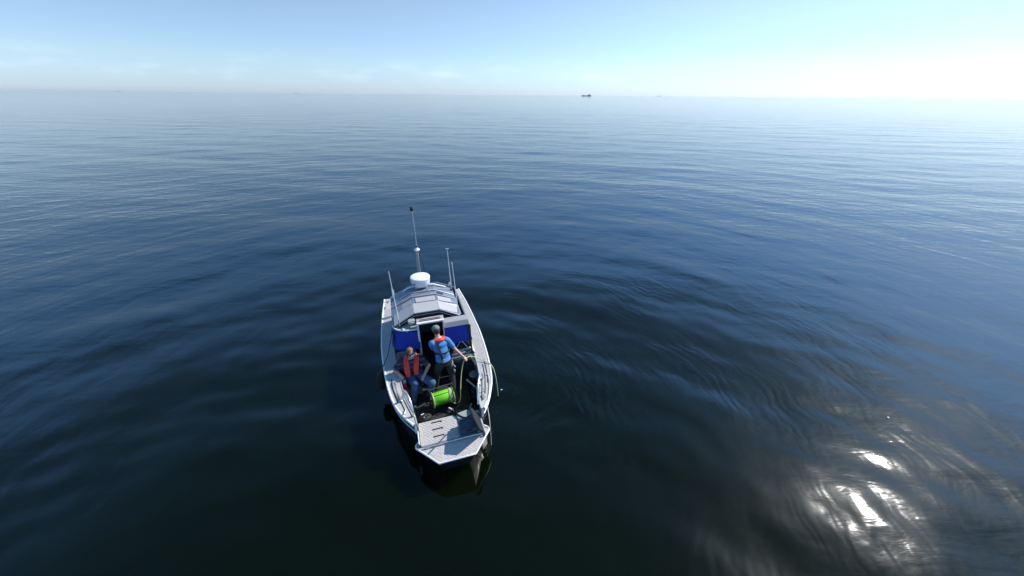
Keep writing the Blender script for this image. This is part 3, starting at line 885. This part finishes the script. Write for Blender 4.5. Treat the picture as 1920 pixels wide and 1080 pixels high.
def hand(mb, wrist, d, nrm, curl=0.5, side=1, thumb_up=None):
    """palm, four unequal bent fingers and a thumb; d along the fingers, nrm out of the back of the hand"""
    d = Vector(d).normalized(); nrm = (Vector(nrm) - d * Vector(nrm).dot(d)).normalized()
    a = d.cross(nrm).normalized() * side
    w = Vector(wrist)
    M = Matrix((a, d, nrm)).transposed()
    mb.ell(w + d * .045, (.040, .052, .016), M, 12, 8)
    for i, (off, ln) in enumerate(((-.030, .060), (-.010, .072), (.011, .068), (.030, .052))):
        p = w + d * .082 + a * off; L = ln
        q = p + (d * math.cos(curl * .5) - nrm * math.sin(curl * .5)) * L * .45
        r_ = q + (d * math.cos(curl * 1.5) - nrm * math.sin(curl * 1.5)) * L * .33
        t = r_ + (d * math.cos(curl * 2.3) - nrm * math.sin(curl * 2.3)) * L * .28
        mb.tube([w + d * .05 + a * off, p, q, r_, t], .0095, 8, 0, .0072)
        mb.ell(t, (.0074, .0074, .0074), n=8, m=6)
    b0 = w + d * .018 - a * .022
    b1 = b0 + (d * .55 - a * .7 - nrm * .25).normalized() * .038
    b2 = b1 + (d * .85 - a * .3 - nrm * (.2 + curl * .6)).normalized() * .030
    mb.tube([b0, b1, b2], .0125, 8, 0, .009); mb.ell(b2, (.009, .009, .009), n=8, m=6)

def head(mb, c, f, u):
    f = Vector(f).normalized(); u = (Vector(u) - f * Vector(u).dot(f)).normalized(); r_ = f.cross(u).normalized()
    M = Matrix((r_, f, u)).transposed(); c = Vector(c)
    mb.ell(c + u * .015 - f * .008, (.077, .096, .092), M, 18, 12)
    mb.ell(c - u * .045 + f * .018, (.057, .068, .070), M, 16, 10)
    mb.ell(c - u * .092 + f * .055, (.026, .024, .020), M, 10, 8)
    mb.tube([c + f * .083 + u * .018, c + f * .108 - u * .020, c + f * .090 - u * .028], .012, 8)
    mb.ell(c + f * .083 - u * .055, (.024, .011, .010), M, 10, 6)
    mb.ell(c + f * .078 + u * .030, (.046, .016, .010), M, 12, 6)
    for s in (-1, 1):
        mb.ell(c + r_ * .078 * s - u * .006 - f * .008, (.012, .019, .031), M, 10, 8)
    return M

UP = V3(0, 0, 1)
# ---- the standing one, back to the camera, leaning into the doorway, right arm out to the tether
st = thing('person', 'standing person seen from behind in light blue shirt and dark trousers, holding the tether', 'person', (.06, 2.30, FZ))
neck = V3(.065, 2.50, 1.80); chest = V3(.085, 2.44, 1.62); belly = V3(.115, 2.35, 1.38); pel = V3(.125, 2.29, 1.23)
hd = V3(.045, 2.56, 1.955); hf = V3(-.22, .90, -.36)
rt = V3(.95, .31, -.05).normalized(); fr = V3(-.31, .95, -.08).normalized()
shL, shR = chest + rt * -.185 + UP * .085, chest + rt * .185 + UP * .075
elR, wrR = V3(.43, 2.43, 1.40), V3(.600, 2.275, 1.235)
elL, wrL = V3(-.07, 2.68, 1.36), V3(.04, 2.88, 1.26)
hipL, hipR = pel + rt * -.10 - UP * .06, pel + rt * .10 - UP * .06
knL, knR = V3(-.05, 2.40, .82), V3(.285, 2.28, .83)
anL, anR = V3(-.12, 2.36, .43), V3(.27, 2.08, .43)
mb = MB()
loft(mb, [(pel - UP * .06, rt * .165, fr * .105), (pel, rt * .165, fr * .110), (belly, rt * .145, fr * .100), (chest, rt * .172, fr * .110), (chest + (neck - chest) * .6, rt * .150, fr * .085), (neck, rt * .065, fr * .065)])
limb(mb, [neck - UP * .03, hd - UP * .04], [.060, .055]); head(mb, hd, hf, UP)
limb(mb, [shR, elR, wrR], [.055, .042, .028]); limb(mb, [shL, elL, wrL], [.055, .042, .028])
limb(mb, [hipL, knL, anL], [.085, .056, .038]); limb(mb, [hipR, knR, anR], [.085, .056, .038])
hand(mb, wrR, wrR - elR, (0.1, -.2, 1), .75, 1); hand(mb, wrL, wrL - elL, UP, .4, -1)
for a_, d_ in ((anL, V3(-.2, .95, 0)), (anR, V3(.25, .95, 0))):
    mb.ell(a_ + d_ * .07 - UP * .04, (.042, .115, .036), (0, 0, -math.atan2(d_.x, d_.y)), 12, 8)
fused('body', mb, .009, M_SKIN, st)
mb = MB()
loft(mb, [(pel + UP * .02, rt * .186, fr * .136), (belly - UP * .05, rt * .178, fr * .128), (belly + UP * .02, rt * .168, fr * .124), (chest - UP * .06, rt * .186, fr * .130), (chest + UP * .03, rt * .196, fr * .128), (chest + (neck - chest) * .62, rt * .150, fr * .098), (neck - UP * .035, rt * .088, fr * .082)])
limb(mb, [shR + rt * -.03, shR.lerp(elR, .12), shR.lerp(elR, .70)], [.075, .074, .066]); limb(mb, [shL + rt * .03, shL, shL.lerp(elL, .12), shL.lerp(elL, .75)], [.075, .084, .082, .072])
fused('shirt', mb, .011, M_TEE, st)
mb = MB()
loft(mb, [(pel - UP * .10, rt * .178, fr * .128), (pel, rt * .182, fr * .130), (pel + UP * .045, rt * .172, fr * .122)])
limb(mb, [hipL, knL, anL + UP * .02], [.108, .082, .064]); limb(mb, [hipR, knR, anR + UP * .02], [.108, .082, .064])
tr = fused('trousers', mb, .012, M_OLIVE, st)
for a_, d_ in ((anL, V3(-.2, .95, 0)), (anR, V3(.25, .95, 0))):
    d_ = d_.normalized()
    z = -math.atan2(d_.x, d_.y)
    mb = MB().ell(a_ + d_ * .07 - UP * .030, (.052, .140, .046), (0, 0, z), 14, 9).box(a_ + d_ * .07 - V3(0, 0, .068), (.092, .27, .024), (0, 0, z))
    part('shoe', mb, M_SHOE, st, smooth=True)
# red collar of the folded lifejacket and the black straps over the back
cc = neck - UP * .01 - fr * .02
mb = MB()
for i in range(11):
    t = math.pi * (i / 10) + math.pi
    a_ = rt * math.cos(t) * .115 + fr * math.sin(t) * .095
    mb.ell(cc + a_ - UP * (.015 + .035 * abs(math.cos(t))), (.052, .052, .036), n=10, m=7)
mb.tube([cc - rt * .115 - UP * .04, cc - rt * .13 + fr * .09 - UP * .15, cc - rt * .10 + fr * .13 - UP * .38], .045, 10)
mb.tube([cc + rt * .115 - UP * .04, cc + rt * .13 + fr * .09 - UP * .15, cc + rt * .10 + fr * .13 - UP * .38], .045, 10)
lj = fused('lifejacket_collar', mb, .010, M_RED, st)
bk = -fr
part('harness_strap', MB().ribbon([cc + bk * .10 - UP * .02 - rt * .075, chest + bk * .140 - rt * .085, belly + UP * .09 + bk * .128 - rt * .085, belly - UP * .06 + bk * .134 - rt * .075, pel + UP * .04 + bk * .138 - rt * .07], .042, .014, -fr), M_BLACK, st)
wb_ = []
for i in range(15):
    t = math.pi * 2 * i / 14
    wb_.append(belly + UP * .105 + rt * math.cos(t) * .186 + fr * math.sin(t) * .140)
part('harness_belt', MB().ribbon(wb_, .042, .014, [(p - belly - UP * .105) for p in wb_]), M_BLACK, st)
wb_ = [pel + UP * .022 + rt * math.cos(math.pi * 2 * i / 14) * .190 + fr * math.sin(math.pi * 2 * i / 14) * .140 for i in range(15)]
part('trouser_belt', MB().ribbon(wb_, .035, .012, [(p - pel - UP * .022) for p in wb_]), M_BLACK, st)
part('knee_patch', MB().ell(knR + V3(.072, -.03, .06), (.018, .03, .05), n=10, m=7), M_PATCH, tr, smooth=True)
part('trouser_pocket', MB().ell(hipR + V3(.085, -.075, -.06), (.030, .022, .085), (0, .2, 0), n=10, m=7), M_PATCH, tr, smooth=True)
part('leg_reflector', MB().ribbon([hipR + V3(.105, -.05, .05), hipR + V3(.118, -.035, -.08), knR + V3(.10, -.02, .17)], .022, .008, (1, -.4, 0)), M_PATCH, tr)
# hair and cap
f0 = hf.normalized(); u0 = (UP - f0 * UP.dot(f0)).normalized(); r0 = f0.cross(u0); MH = Matrix((r0, f0, u0)).transposed()
part('hair', MB().ell(hd - u0 * .006 - f0 * .026, (.085, .090, .104), MH, 18, 12), M_DHAIR, st, smooth=True)
cap = part('cap', MB().ell(hd + u0 * .045 - f0 * .008, (.090, .104, .074), MH, 20, 12), M_CAP, st, smooth=True)
part('cap_peak', MB().ell(hd + u0 * .028 + f0 * .120, (.068, .062, .010), MH, 16, 8), M_CAP, cap, smooth=True)
part('cap_button', MB().ell(hd + u0 * .118 - f0 * .008, (.012, .012, .006), MH, 8, 6), M_BLACK, cap, smooth=True)

# ---- the sitting one, facing the bow
si = thing('person', 'seated person with ginger hair and goggles in red lifejacket and blue jeans', 'person', (-.63, 2.45, .75))
fr = V3(.10, -.99, -.05).normalized(); rt = V3(-.99, -.10, 0).normalized()      # his own right hand lies to port
pel = V3(-.66, 2.52, .86); belly = V3(-.645, 2.50, 1.03); chest = V3(-.625, 2.49, 1.24); neck = V3(-.605, 2.475, 1.40)
hd = V3(-.60, 2.47, 1.515); hf = V3(.42, -.78, -.42)
shR_, shL_ = chest + rt * .205 + UP * .075, chest - rt * .205 + UP * .075
elR, wrR = V3(-1.00, 2.47, 1.09), V3(-.875, 2.270, 1.045)
elL, wrL = V3(-.235, 2.42, 1.06), V3(-.36, 2.245, .965)
hipR, hipL = pel + rt * .10, pel - rt * .10
knR, knL = V3(-.60, 2.145, .845), V3(-.215, 2.06, .835)
anR, anL = V3(-.68, 2.02, .43), V3(-.30, 2.10, .43)
mb = MB()
loft(mb, [(pel - UP * .08, rt * .165, fr * .115), (pel, rt * .17, fr * .125), (belly, rt * .160, fr * .130), (chest, rt * .178, fr * .120), (chest + (neck - chest) * .6, rt * .150, fr * .085), (neck, rt * .066, fr * .066)])
limb(mb, [neck - UP * .03, hd - UP * .04], [.062, .057]); head(mb, hd, hf, UP)
limb(mb, [shR_, elR, wrR], [.062, .050, .034]); limb(mb, [shL_, elL, wrL], [.062, .050, .034])
limb(mb, [hipL, knL, anL], [.090, .058, .040]); limb(mb, [hipR, knR, anR], [.090, .058, .040])
hand(mb, wrR, V3(.05, -.6, -.55), (-.2, -.7, .7), 1.0, 1); hand(mb, wrL, V3(-.5, -.8, -.25), (-.1, -.2, 1), .45, -1)
for a_ in (anL, anR):
    mb.ell(a_ + V3(0, -.07, -.04), (.042, .115, .036), n=12, m=8)
fused('body', mb, .009, M_SKIN, si)
mb = MB()
loft(mb, [(pel - UP * .02, rt * .200, fr * .150), (belly, rt * .205, fr * .165), (chest - UP * .04, rt * .214, fr * .150), (chest + UP * .04, rt * .222, fr * .138), (chest + (neck - chest) * .62, rt * .155, fr * .100), (neck - UP * .03, rt * .084, fr * .082)])
limb(mb, [shR_ - rt * .03, shR_.lerp(elR, .12), shR_.lerp(elR, .74)], [.086, .086, .078]); limb(mb, [shL_ + rt * .03, shL_.lerp(elL, .12), shL_.lerp(elL, .70)], [.086, .086, .078])
fused('shirt', mb, .011, M_STRIPE, si)
mb = MB()
loft(mb, [(pel - UP * .10, rt * .18, fr * .130), (pel + UP * .05, rt * .185, fr * .142)])
limb(mb, [hipL, knL, anL + UP * .02], [.118, .094, .068]); limb(mb, [hipR, knR, anR + UP * .02], [.118, .094, .068])
fused('jeans', mb, .012, M_JEANS, si)
for a_ in (anL, anR):
    mb = MB().ell(a_ + V3(0, -.07, -.030), (.052, .140, .046), n=14, m=9).box(a_ + V3(0, -.07, -.068), (.092, .27, .024))
    part('shoe', mb, M_SHOE, si, smooth=True)
# lifejacket: two inflated-looking front lobes joined behind the neck
ljp = []
mb = MB()
for s in (1, -1):
    pts = [neck - fr * .095 - UP * .005 + rt * s * .03, neck + rt * s * .105 - fr * .03 - UP * .005, neck + rt * s * .125 + fr * .06 - UP * .055,
           chest + rt * s * .110 + fr * .150 + UP * .02, belly + rt * s * .100 + fr * .175 + UP * .08, belly + rt * s * .092 + fr * .190 - UP * .05]
    nn = [(-fr * .4 + UP), (rt * s * .4 + UP), (fr * .5 + UP + rt * s * .3), (fr + UP * .2), (fr + UP * .1), (fr)]
    mb.ribbon(pts, [.080, .10, .120, .132, .132, .115], .070, nn)
ljs = fused('lifejacket', mb, .009, M_RED, si, 3)
part('lifejacket_buckle', MB().ribbon([belly + fr * .19 - rt * .06 + UP * .02, belly + fr * .20 + UP * .02, belly + fr * .19 + rt * .06 + UP * .02], .030, .014, fr), M_BLACK, ljs)
for s in (1, -1):
    part('reflective_strip', MB().ribbon([neck + rt * s * .12 + fr * .075 - UP * .045, chest + rt * s * .112 + fr * .155 + UP * .075], .05, .07, (fr * .8 + UP)), M_RED, ljs)
wb_ = [belly + UP * .02 + rt * math.cos(math.pi * 2 * i / 14) * .212 + fr * math.sin(math.pi * 2 * i / 14) * .174 for i in range(15)]
part('harness_belt', MB().ribbon(wb_, .035, .012, [(p - belly - UP * .02) for p in wb_]), M_BLACK, si)
# hair, goggles with a pale shell on a dark strap
f0 = hf.normalized(); u0 = (UP - f0 * UP.dot(f0)).normalized(); r0 = f0.cross(u0).normalized(); MH = Matrix((r0, f0, u0)).transposed()
mb = MB().ell(hd + u0 * .032 - f0 * .026, (.083, .092, .086), MH, 20, 12).ell(hd - u0 * .01 - f0 * .050, (.076, .062, .075), MH, 16, 10)
part('hair', mb, M_HAIR, si, smooth=True)
gp = [hd + u0 * .018 + r0 * math.cos(t) * .090 + f0 * (math.sin(t) * .104 - .006) for t in np.linspace(0, 2 * math.pi, 19)]
gg = part('goggles', MB().ribbon(gp, .028, .014, [(p - hd - u0 * .018) for p in gp]).ell(hd + u0 * .012 + f0 * .088, (.076, .034, .034), MH, 16, 10), M_BLACK, si, smooth=True)
part('goggle_shell', MB().ell(hd + u0 * .026 + f0 * .112, (.062, .022, .024), MH, 16, 10), M_LENS, gg, smooth=True)
part('wrist_band', MB().lathe(wrR + (elR - wrR) * .12, [(.036, 0), (.036, .022)], 14, elR - wrR), M_PATCH, si, smooth=True)

# ------------------------------------------------------------------ loose things on board
# lime green cable reel in a black stand
reel = thing('cable_reel', 'bright lime green cable reel in a black stand on the cockpit floor', 'cable reel', (0, 1.78, FZ))
ax0, ax1 = V3(-.265, 1.74, .60), V3(.215, 1.80, .60); axd = (ax1 - ax0).normalized(); L = (ax1 - ax0).length
part('drum', MB().lathe(ax0, [(.150, .012), (.158, .02), (.158, L - .02), (.150, L - .012)], 32, axd), M_LIME, reel, smooth=True)
for t, nme in ((0, 'flange'), (L - .012, 'flange')):
    part(nme, MB().lathe(ax0 + axd * t, [(.185, 0), (.190, .004), (.190, .010), (.185, .014)], 32, axd), M_RIM, reel, smooth=True)
for k, a_ in enumerate((.35, 1.9, 3.3, 4.7)):
    d_ = V3(0, math.cos(a_), math.sin(a_)); d_ = (d_ - axd * d_.dot(axd)).normalized()
    part('drum_rib', MB().box((ax0 + ax1) / 2 + d_ * .161, (L - .05, .010, .010), (0, 0, math.atan2(axd.y, axd.x))), M_BLACK, reel)
for t, e_ in ((-.035, ax0), (.035, ax1)):
    c = e_ + axd * t
    pr = V3(-axd.y, axd.x, 0)
    part('stand_frame', MB().tube([c - pr * .20 + V3(0, 0, -.235), c - pr * .19 + UP * .20, c + pr * .15 + UP * .22, c + pr * .20 + V3(0, 0, -.235), c - pr * .20 + V3(0, 0, -.235)], .013, 8), M_BLACK, reel, smooth=True)
part('handle_bar', MB().tube([ax0 - axd * .07 + V3(0, .11, .225), ax1 + axd * .03 + V3(0, .11, .225)], .016, 10), M_DGREY, reel, smooth=True)
part('axle', MB().tube([ax0 - axd * .06, ax1 + axd * .06], .022, 10), M_BLACK, reel, smooth=True)
part('crank', MB().tube([ax0 - axd * .055, ax0 - axd * .06 + V3(0, -.10, .06), ax0 - axd * .14 + V3(0, -.11, .07)], .011, 8), M_BLACK, reel, smooth=True)
mb = MB()
for i in range(6): mb.tube([ax1 - axd * (.03 + .012 * i) + V3(0, math.cos(t) * .168, math.sin(t) * .168) for t in np.linspace(0, 6.28, 20)], .006, 6)
part('wound_cable', mb, M_TETHER, reel, smooth=True)
part('connector', MB().tube([(.06, 1.56, .44), (.12, 1.50, .43)], .022, 8).tube([(.14, 1.50, .43), (.16, 1.45, .42)], .014, 8), M_LENS, reel, smooth=True)

tet = single('tether_cable', MB().tube([(.16, 1.63, .52), (.28, 1.60, .44), (.38, 1.72, .46), (.42, 1.92, .62), (.49, 2.12, .88), (.575, 2.22, 1.14), (.655, 2.25, 1.200), (.78, 2.33, 1.19), (.93, 2.33, 1.08), (1.10, 2.22, 1.03), (1.235, 2.06, 1.02), (1.28, 1.92, .85), (1.31, 1.86, .50), (1.33, 1.84, .10), (1.30, 1.80, -.4)], .0105, 8, 2), M_TETHER,
             'pale yellow green tether running from the reel through the hand and over the side', 'cable', (.38, 1.72, .46), smooth=True)
single('mooring_rope', MB().tube([(1.02, 1.78, GZ + .02), (1.08, 1.70, GZ + .03), (1.02, 1.40, GZ + .03), (.90, 1.08, GZ + .02), (.80, .86, GZ + .01), (.785, .62, .90), (.768, .50, .74), (.772, .48, .50), (.778, .49, .30), (.785, .50, .12), (.785, .50, -.1)], .0075, 8, 2), M_ROPE,
       'white rope hanging from the starboard gunwale past the bow corner into the water', 'rope', (.80, .86, GZ), smooth=True)
single('rope_reflection', MB().tube([(.785, .45, .165), (.81, .30, .165), (.79, .14, .160), (.86, .07, .160), (.75, .0, .160), (.79, -.10, .160), (.65, -.16, .160), (.70, -.29, .160), (.60, -.36, .13)], .0036, 6, 2), M_LINE,  # mesh squiggle standing in for the rope's wiggly reflection
       'thin pale line drawn on the water as the rope reflection off the bow corner', 'rope', (.79, .14, .15), smooth=True)
mb = MB()
mb.tube([(.10, 1.30, .42), (.22, 1.42, .55), (.36, 1.48, .56), (.44, 1.36, .50), (.34, 1.22, .58), (.18, 1.16, .75), (.17, 1.02, .765), (.33, .85, .765), (.50, .92, .765), (.53, 1.05, .80), (.46, 1.18, .78), (.36, 1.20, .66), (.24, 1.30, .44)], .012, 8, 2)
single('black_cable', mb, M_BLACK, 'thick black cable looped on the floor and over the grey lid', 'cable', (.22, 1.42, .5), smooth=True)
mb = MB()
mb.tube([(.15, .80, PZ + .042), (.30, .74, PZ + .042), (.48, .80, PZ + .044), (.55, .86, PZ + .06), (.56, 1.02, PZ + .10), (.50, 1.20, .60), (.40, 1.30, .42), (.20, 1.34, .38), (.02, 1.30, .37), (-.2, 1.34, .37), (-.35, 1.28, .37)], .011, 8, 2)
single('black_cable', mb, M_BLACK, 'straighter black cable lying across the grey lid beside the crate', 'cable', (.48, .80, PZ), smooth=True)

cr_ = thing('storage_crate', 'slate blue storage crate with ribbed lid standing on the starboard half of the platform', 'crate', (.33, .62, PZ + .004))
part('crate_body', MB().hexa([(.165, .47, PZ + .006), (.50, .47, PZ + .006), (.50, .70, PZ + .006), (.165, .70, PZ + .006)], [(.15, .455, PZ + .16), (.515, .455, PZ + .16), (.515, .72, PZ + .16), (.15, .72, PZ + .16)]), M_CRATE, cr_, bevel=.008)
ld = part('crate_lid', MB().box((.333, .588, PZ + .176), (.385, .285, .028)), M_CRATE, cr_, bevel=.006)
for x in (.20, .23): part('lid_rib', MB().box((x, .59, PZ + .194), (.012, .25, .010)), M_CRATE, ld)
part('lid_rib', MB().box((.36, .70, PZ + .194), (.25, .020, .012)), M_CRATE, ld)
part('crate_latch', MB().box((.34, .445, PZ + .145), (.13, .018, .05)), M_BLACK, cr_, bevel=.004)
part('crate_handle', MB().box((.47, .70, PZ + .196), (.07, .05, .015)), M_BLACK, ld, bevel=.003)

bt = thing('drinking_bottle', 'dark red drinking bottle with grey screw lid under the hand of the seated person', 'bottle', (-.825, 2.175, .70))
part('bottle_body', MB().lathe((-.825, 2.175, .70), [(.040, 0), (.045, .01), (.045, .20), (.036, .225)], 20), M_BOTTLE, bt, smooth=True)
part('bottle_lid', MB().lathe((-.825, 2.175, .926), [(.038, 0), (.042, .004), (.042, .050), (.036, .056)], 20), M_LGREY, bt, smooth=True)
bl = part('bottle_ledge', MB().box((-.83, 2.10, .68), (.12, .50, .03)), M_GREY, boat, bevel=.006)

fd = thing('fender', 'black cylindrical fender hanging on a line outside the port gunwale', 'fender', (-1.36, 2.62, .50))
part('fender_body', MB().lathe((-1.36, 2.66, .44), [(.02, 0), (.07, .03), (.10, .08), (.105, .25), (.10, .42), (.07, .48), (.03, .52)], 20), M_RUB, fd, smooth=True)
part('fender_line', MB().tube([(-1.36, 2.66, .95), (-1.31, 2.68, 1.02), (-1.27, 2.75, 1.05), (-1.15, 3.05, 1.10), (-1.0, 3.25, 1.50), (-.93, 3.34, 1.78)], .010, 6), M_BLACK, fd, smooth=True)

bk_ = thing('equipment_bin', 'black equipment bin full of tangled gear in the starboard corner of the cockpit', 'bin', (.70, 1.78, FZ))
mb = MB()
for a, b in (((.56, 1.56), (.80, 1.56)), ((.80, 1.56), (.84, 2.02)), ((.84, 2.02), (.60, 2.06)), ((.60, 2.06), (.56, 1.56))):
    mb.slab([(a[0], a[1], FZ), (b[0], b[1], FZ), (b[0], b[1], FZ + .24), (a[0], a[1], FZ + .24)], .016)
mb.box((.70, 1.80, FZ + .012), (.25, .46, .02))
part('bin_shell', mb, M_BLACK, bk_)
mb = MB(); rnd = random.Random(4)
for i in range(14):
    p = [(.70 + rnd.uniform(-.09, .09), 1.80 + rnd.uniform(-.20, .20), FZ + .12 + rnd.uniform(0, .12)) for _ in range(4)]
    mb.tube(p, .008, 6, 2)
part('tangled_gear', mb, M_DGREY, bk_, smooth=True, kind='stuff')
single('grey_pipe', MB().tube([(.62, 2.02, FZ + .36), (.80, 1.78, FZ + .27)], .020, 10).tube([(.60, 2.045, FZ + .37), (.625, 2.01, FZ + .362)], .024, 10), M_LGREY,
       'short grey pipe resting across the black equipment bin', 'pipe', (.70, 1.90, FZ + .3), smooth=True)
sl_ = thing('pedestal_stool', 'stool with round dark grey seat between the bin and the starboard gunwale', 'stool', (.84, 2.20, FZ))
part('stool_seat', MB().lathe((.80, 2.13, .74), [(.09, 0), (.115, .012), (.12, .03), (.112, .045), (.02, .052)], 28), M_GREY, sl_, smooth=True)
part('stool_post', MB().tube([(.80, 2.13, FZ + .02), (.80, 2.13, .74)], .025, 10), M_DGREY, sl_, smooth=True)
part('stool_foot', MB().lathe((.80, 2.13, FZ + .002), [(.11, 0), (.11, .012), (.04, .03)], 24), M_DGREY, sl_, smooth=True)
bg = thing('equipment_bag', 'black bag with white tags on the floor beside the reel at the port side', 'bag', (-.50, 1.42, FZ))
part('bag_body', MB().ell((-.50, 1.42, FZ + .085), (.17, .12, .085), (0, 0, .3), 16, 10), M_RUB, bg, smooth=True)
part('bag_strap', MB().tube([(-.62, 1.38, FZ + .10), (-.58, 1.34, FZ + .22), (-.44, 1.38, FZ + .22), (-.38, 1.44, FZ + .10)], .010, 6, 2), M_BLACK, bg, smooth=True)
part('bag_tag', MB().box((-.53, 1.47, FZ + .176), (.075, .020, .008), (.2, 0, .35)), M_LENS, bg)
part('bag_tag', MB().box((-.50, 1.37, FZ + .172), (.03, .03, .008), (-.2, 0, .2)), M_LENS, bg)

# flecks drifting on the water (world coordinates)



W = Matrix.Identity(4)
M_FOAM = mat("foam_fleck", (0.55, 0.55, 0.52), 0.7, 0, 0.1, 20)
for (x, y, r_), lab in (((-.25, 6.81, .022), 'small white fleck floating just off the starboard side of the boat'),
                        ((8.92, 6.01, .026), 'small white fleck floating above the sun glint'),
                        ((1.17, 3.99, .010), 'tiny pale fleck floating below the bow in dark water')):
    single('foam_fleck', MB().ell((x, y, .004), (r_ * 1.3, r_ * .8, .008), (0, 0, .5), 12, 6), M_FOAM, lab, 'foam fleck', (x, y, 0), frame=W, smooth=True, group='pale flecks floating on the sea')

# ------------------------------------------------------------------ ships on the horizon
M_SHIP = mat("ship_hull_paint", (0.15, 0.18, 0.22), 0.6, 0, 0.2, .05)
M_SHIP3 = mat('haze_paled_ship', (0.50, 0.56, 0.63), 0.6, 0, 0.05, .05)  # far hulls made paler in colour to imitate fading in haze
M_SHIP2 = mat("ship_house_paint", (0.20, 0.23, 0.27), 0.6, 0, 0.1, .05)
def ship(name, az, dist, L, lab, paint=None, tall=True, cat='ship'):
    p = Matrix.Translation((dist * math.sin(az), dist * math.cos(az), 0)) @ Matrix.Rotation(-az, 4, 'Z')
    t = thing(name, lab, cat, (0, 0, 0), frame=p, group='ships on the horizon')
    k = L / 120.0
    M_A = paint or M_SHIP
    B = 18 * k
    h = 9.5 * k
    part('ship_hull', MB().hexa([(-56 * k, -B / 2, -3), (52 * k, -B / 2 * .9, -3), (52 * k, B / 2 * .9, -3), (-56 * k, B / 2, -3)],
                           [(-60 * k, -B / 2, h), (60 * k, -B / 2 * .5, h * 1.05), (60 * k, B / 2 * .5, h * 1.05), (-60 * k, B / 2, h)]), M_A, t, bevel=.3)
    part('aft_block', MB().box((-45 * k, 0, h + 2.0 * k), (24 * k, B * .8, 4 * k)), M_A, t, bevel=.3)
    ho = part('bridge_house', MB().hexa([(10 * k, -B * .4, h), (44 * k, -B * .4, h), (44 * k, B * .4, h), (10 * k, B * .4, h)],
                                 [(20 * k, -B * .35, h + 11 * k), (38 * k, -B * .35, h + 11 * k), (38 * k, B * .35, h + 11 * k), (20 * k, B * .35, h + 11 * k)]), M_SHIP2, t, bevel=.3)
    part('funnel', MB().hexa([(30 * k, -2 * k, h + 11 * k), (38 * k, -2 * k, h + 11 * k), (38 * k, 2 * k, h + 11 * k), (30 * k, 2 * k, h + 11 * k)],
                             [(33 * k, -2 * k, h + 15 * k), (38 * k, -2 * k, h + 15 * k), (38 * k, 2 * k, h + 15 * k), (33 * k, 2 * k, h + 15 * k)]), M_SHIP, ho)
    part('deck_crane', MB().box((-22 * k, 0, h + 2.5 * k), (3 * k, 3 * k, 5 * k)), M_SHIP2, t)
    return t
def az_of(px):      # bearing of a picture column on the horizon
    return math.atan2((px - 960) , 670 / math.cos(R(28.4)) )
ship('cargo_ship', az_of(1097) , 3300, 80, 'grey blue ship with bridge near its right end, largest on the horizon')
ship('cargo_ship', az_of(1232), 9000, 85, 'tiny faint ship right of the largest ship on the horizon')
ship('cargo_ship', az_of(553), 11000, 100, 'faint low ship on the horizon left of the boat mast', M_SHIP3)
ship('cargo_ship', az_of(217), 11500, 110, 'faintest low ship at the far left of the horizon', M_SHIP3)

# ------------------------------------------------------------------ sea haze
hz_me = MB().box((0, 0, 15.5), (24000, 24000, 33)).mesh('haze')
hz_o = bpy.data.objects.new('haze', hz_me); COL.objects.link(hz_o); hz_o['kind'] = 'stuff'
hm = bpy.data.materials.new('haze'); hm.use_nodes = True
for q in list(hm.node_tree.nodes):
    if q.type == 'BSDF_PRINCIPLED': hm.node_tree.nodes.remove(q)
pv = hm.node_tree.nodes.new('ShaderNodeVolumePrincipled')
pv.inputs['Color'].default_value = (0.92, 0.96, 1.0, 1)
pv.inputs['Density'].default_value = 0.00005
pv.inputs['Anisotropy'].default_value = 0.3
hm.node_tree.links.new(pv.outputs[0], hm.node_tree.nodes['Material Output'].inputs['Volume'])
hz_me.materials.append(hm)
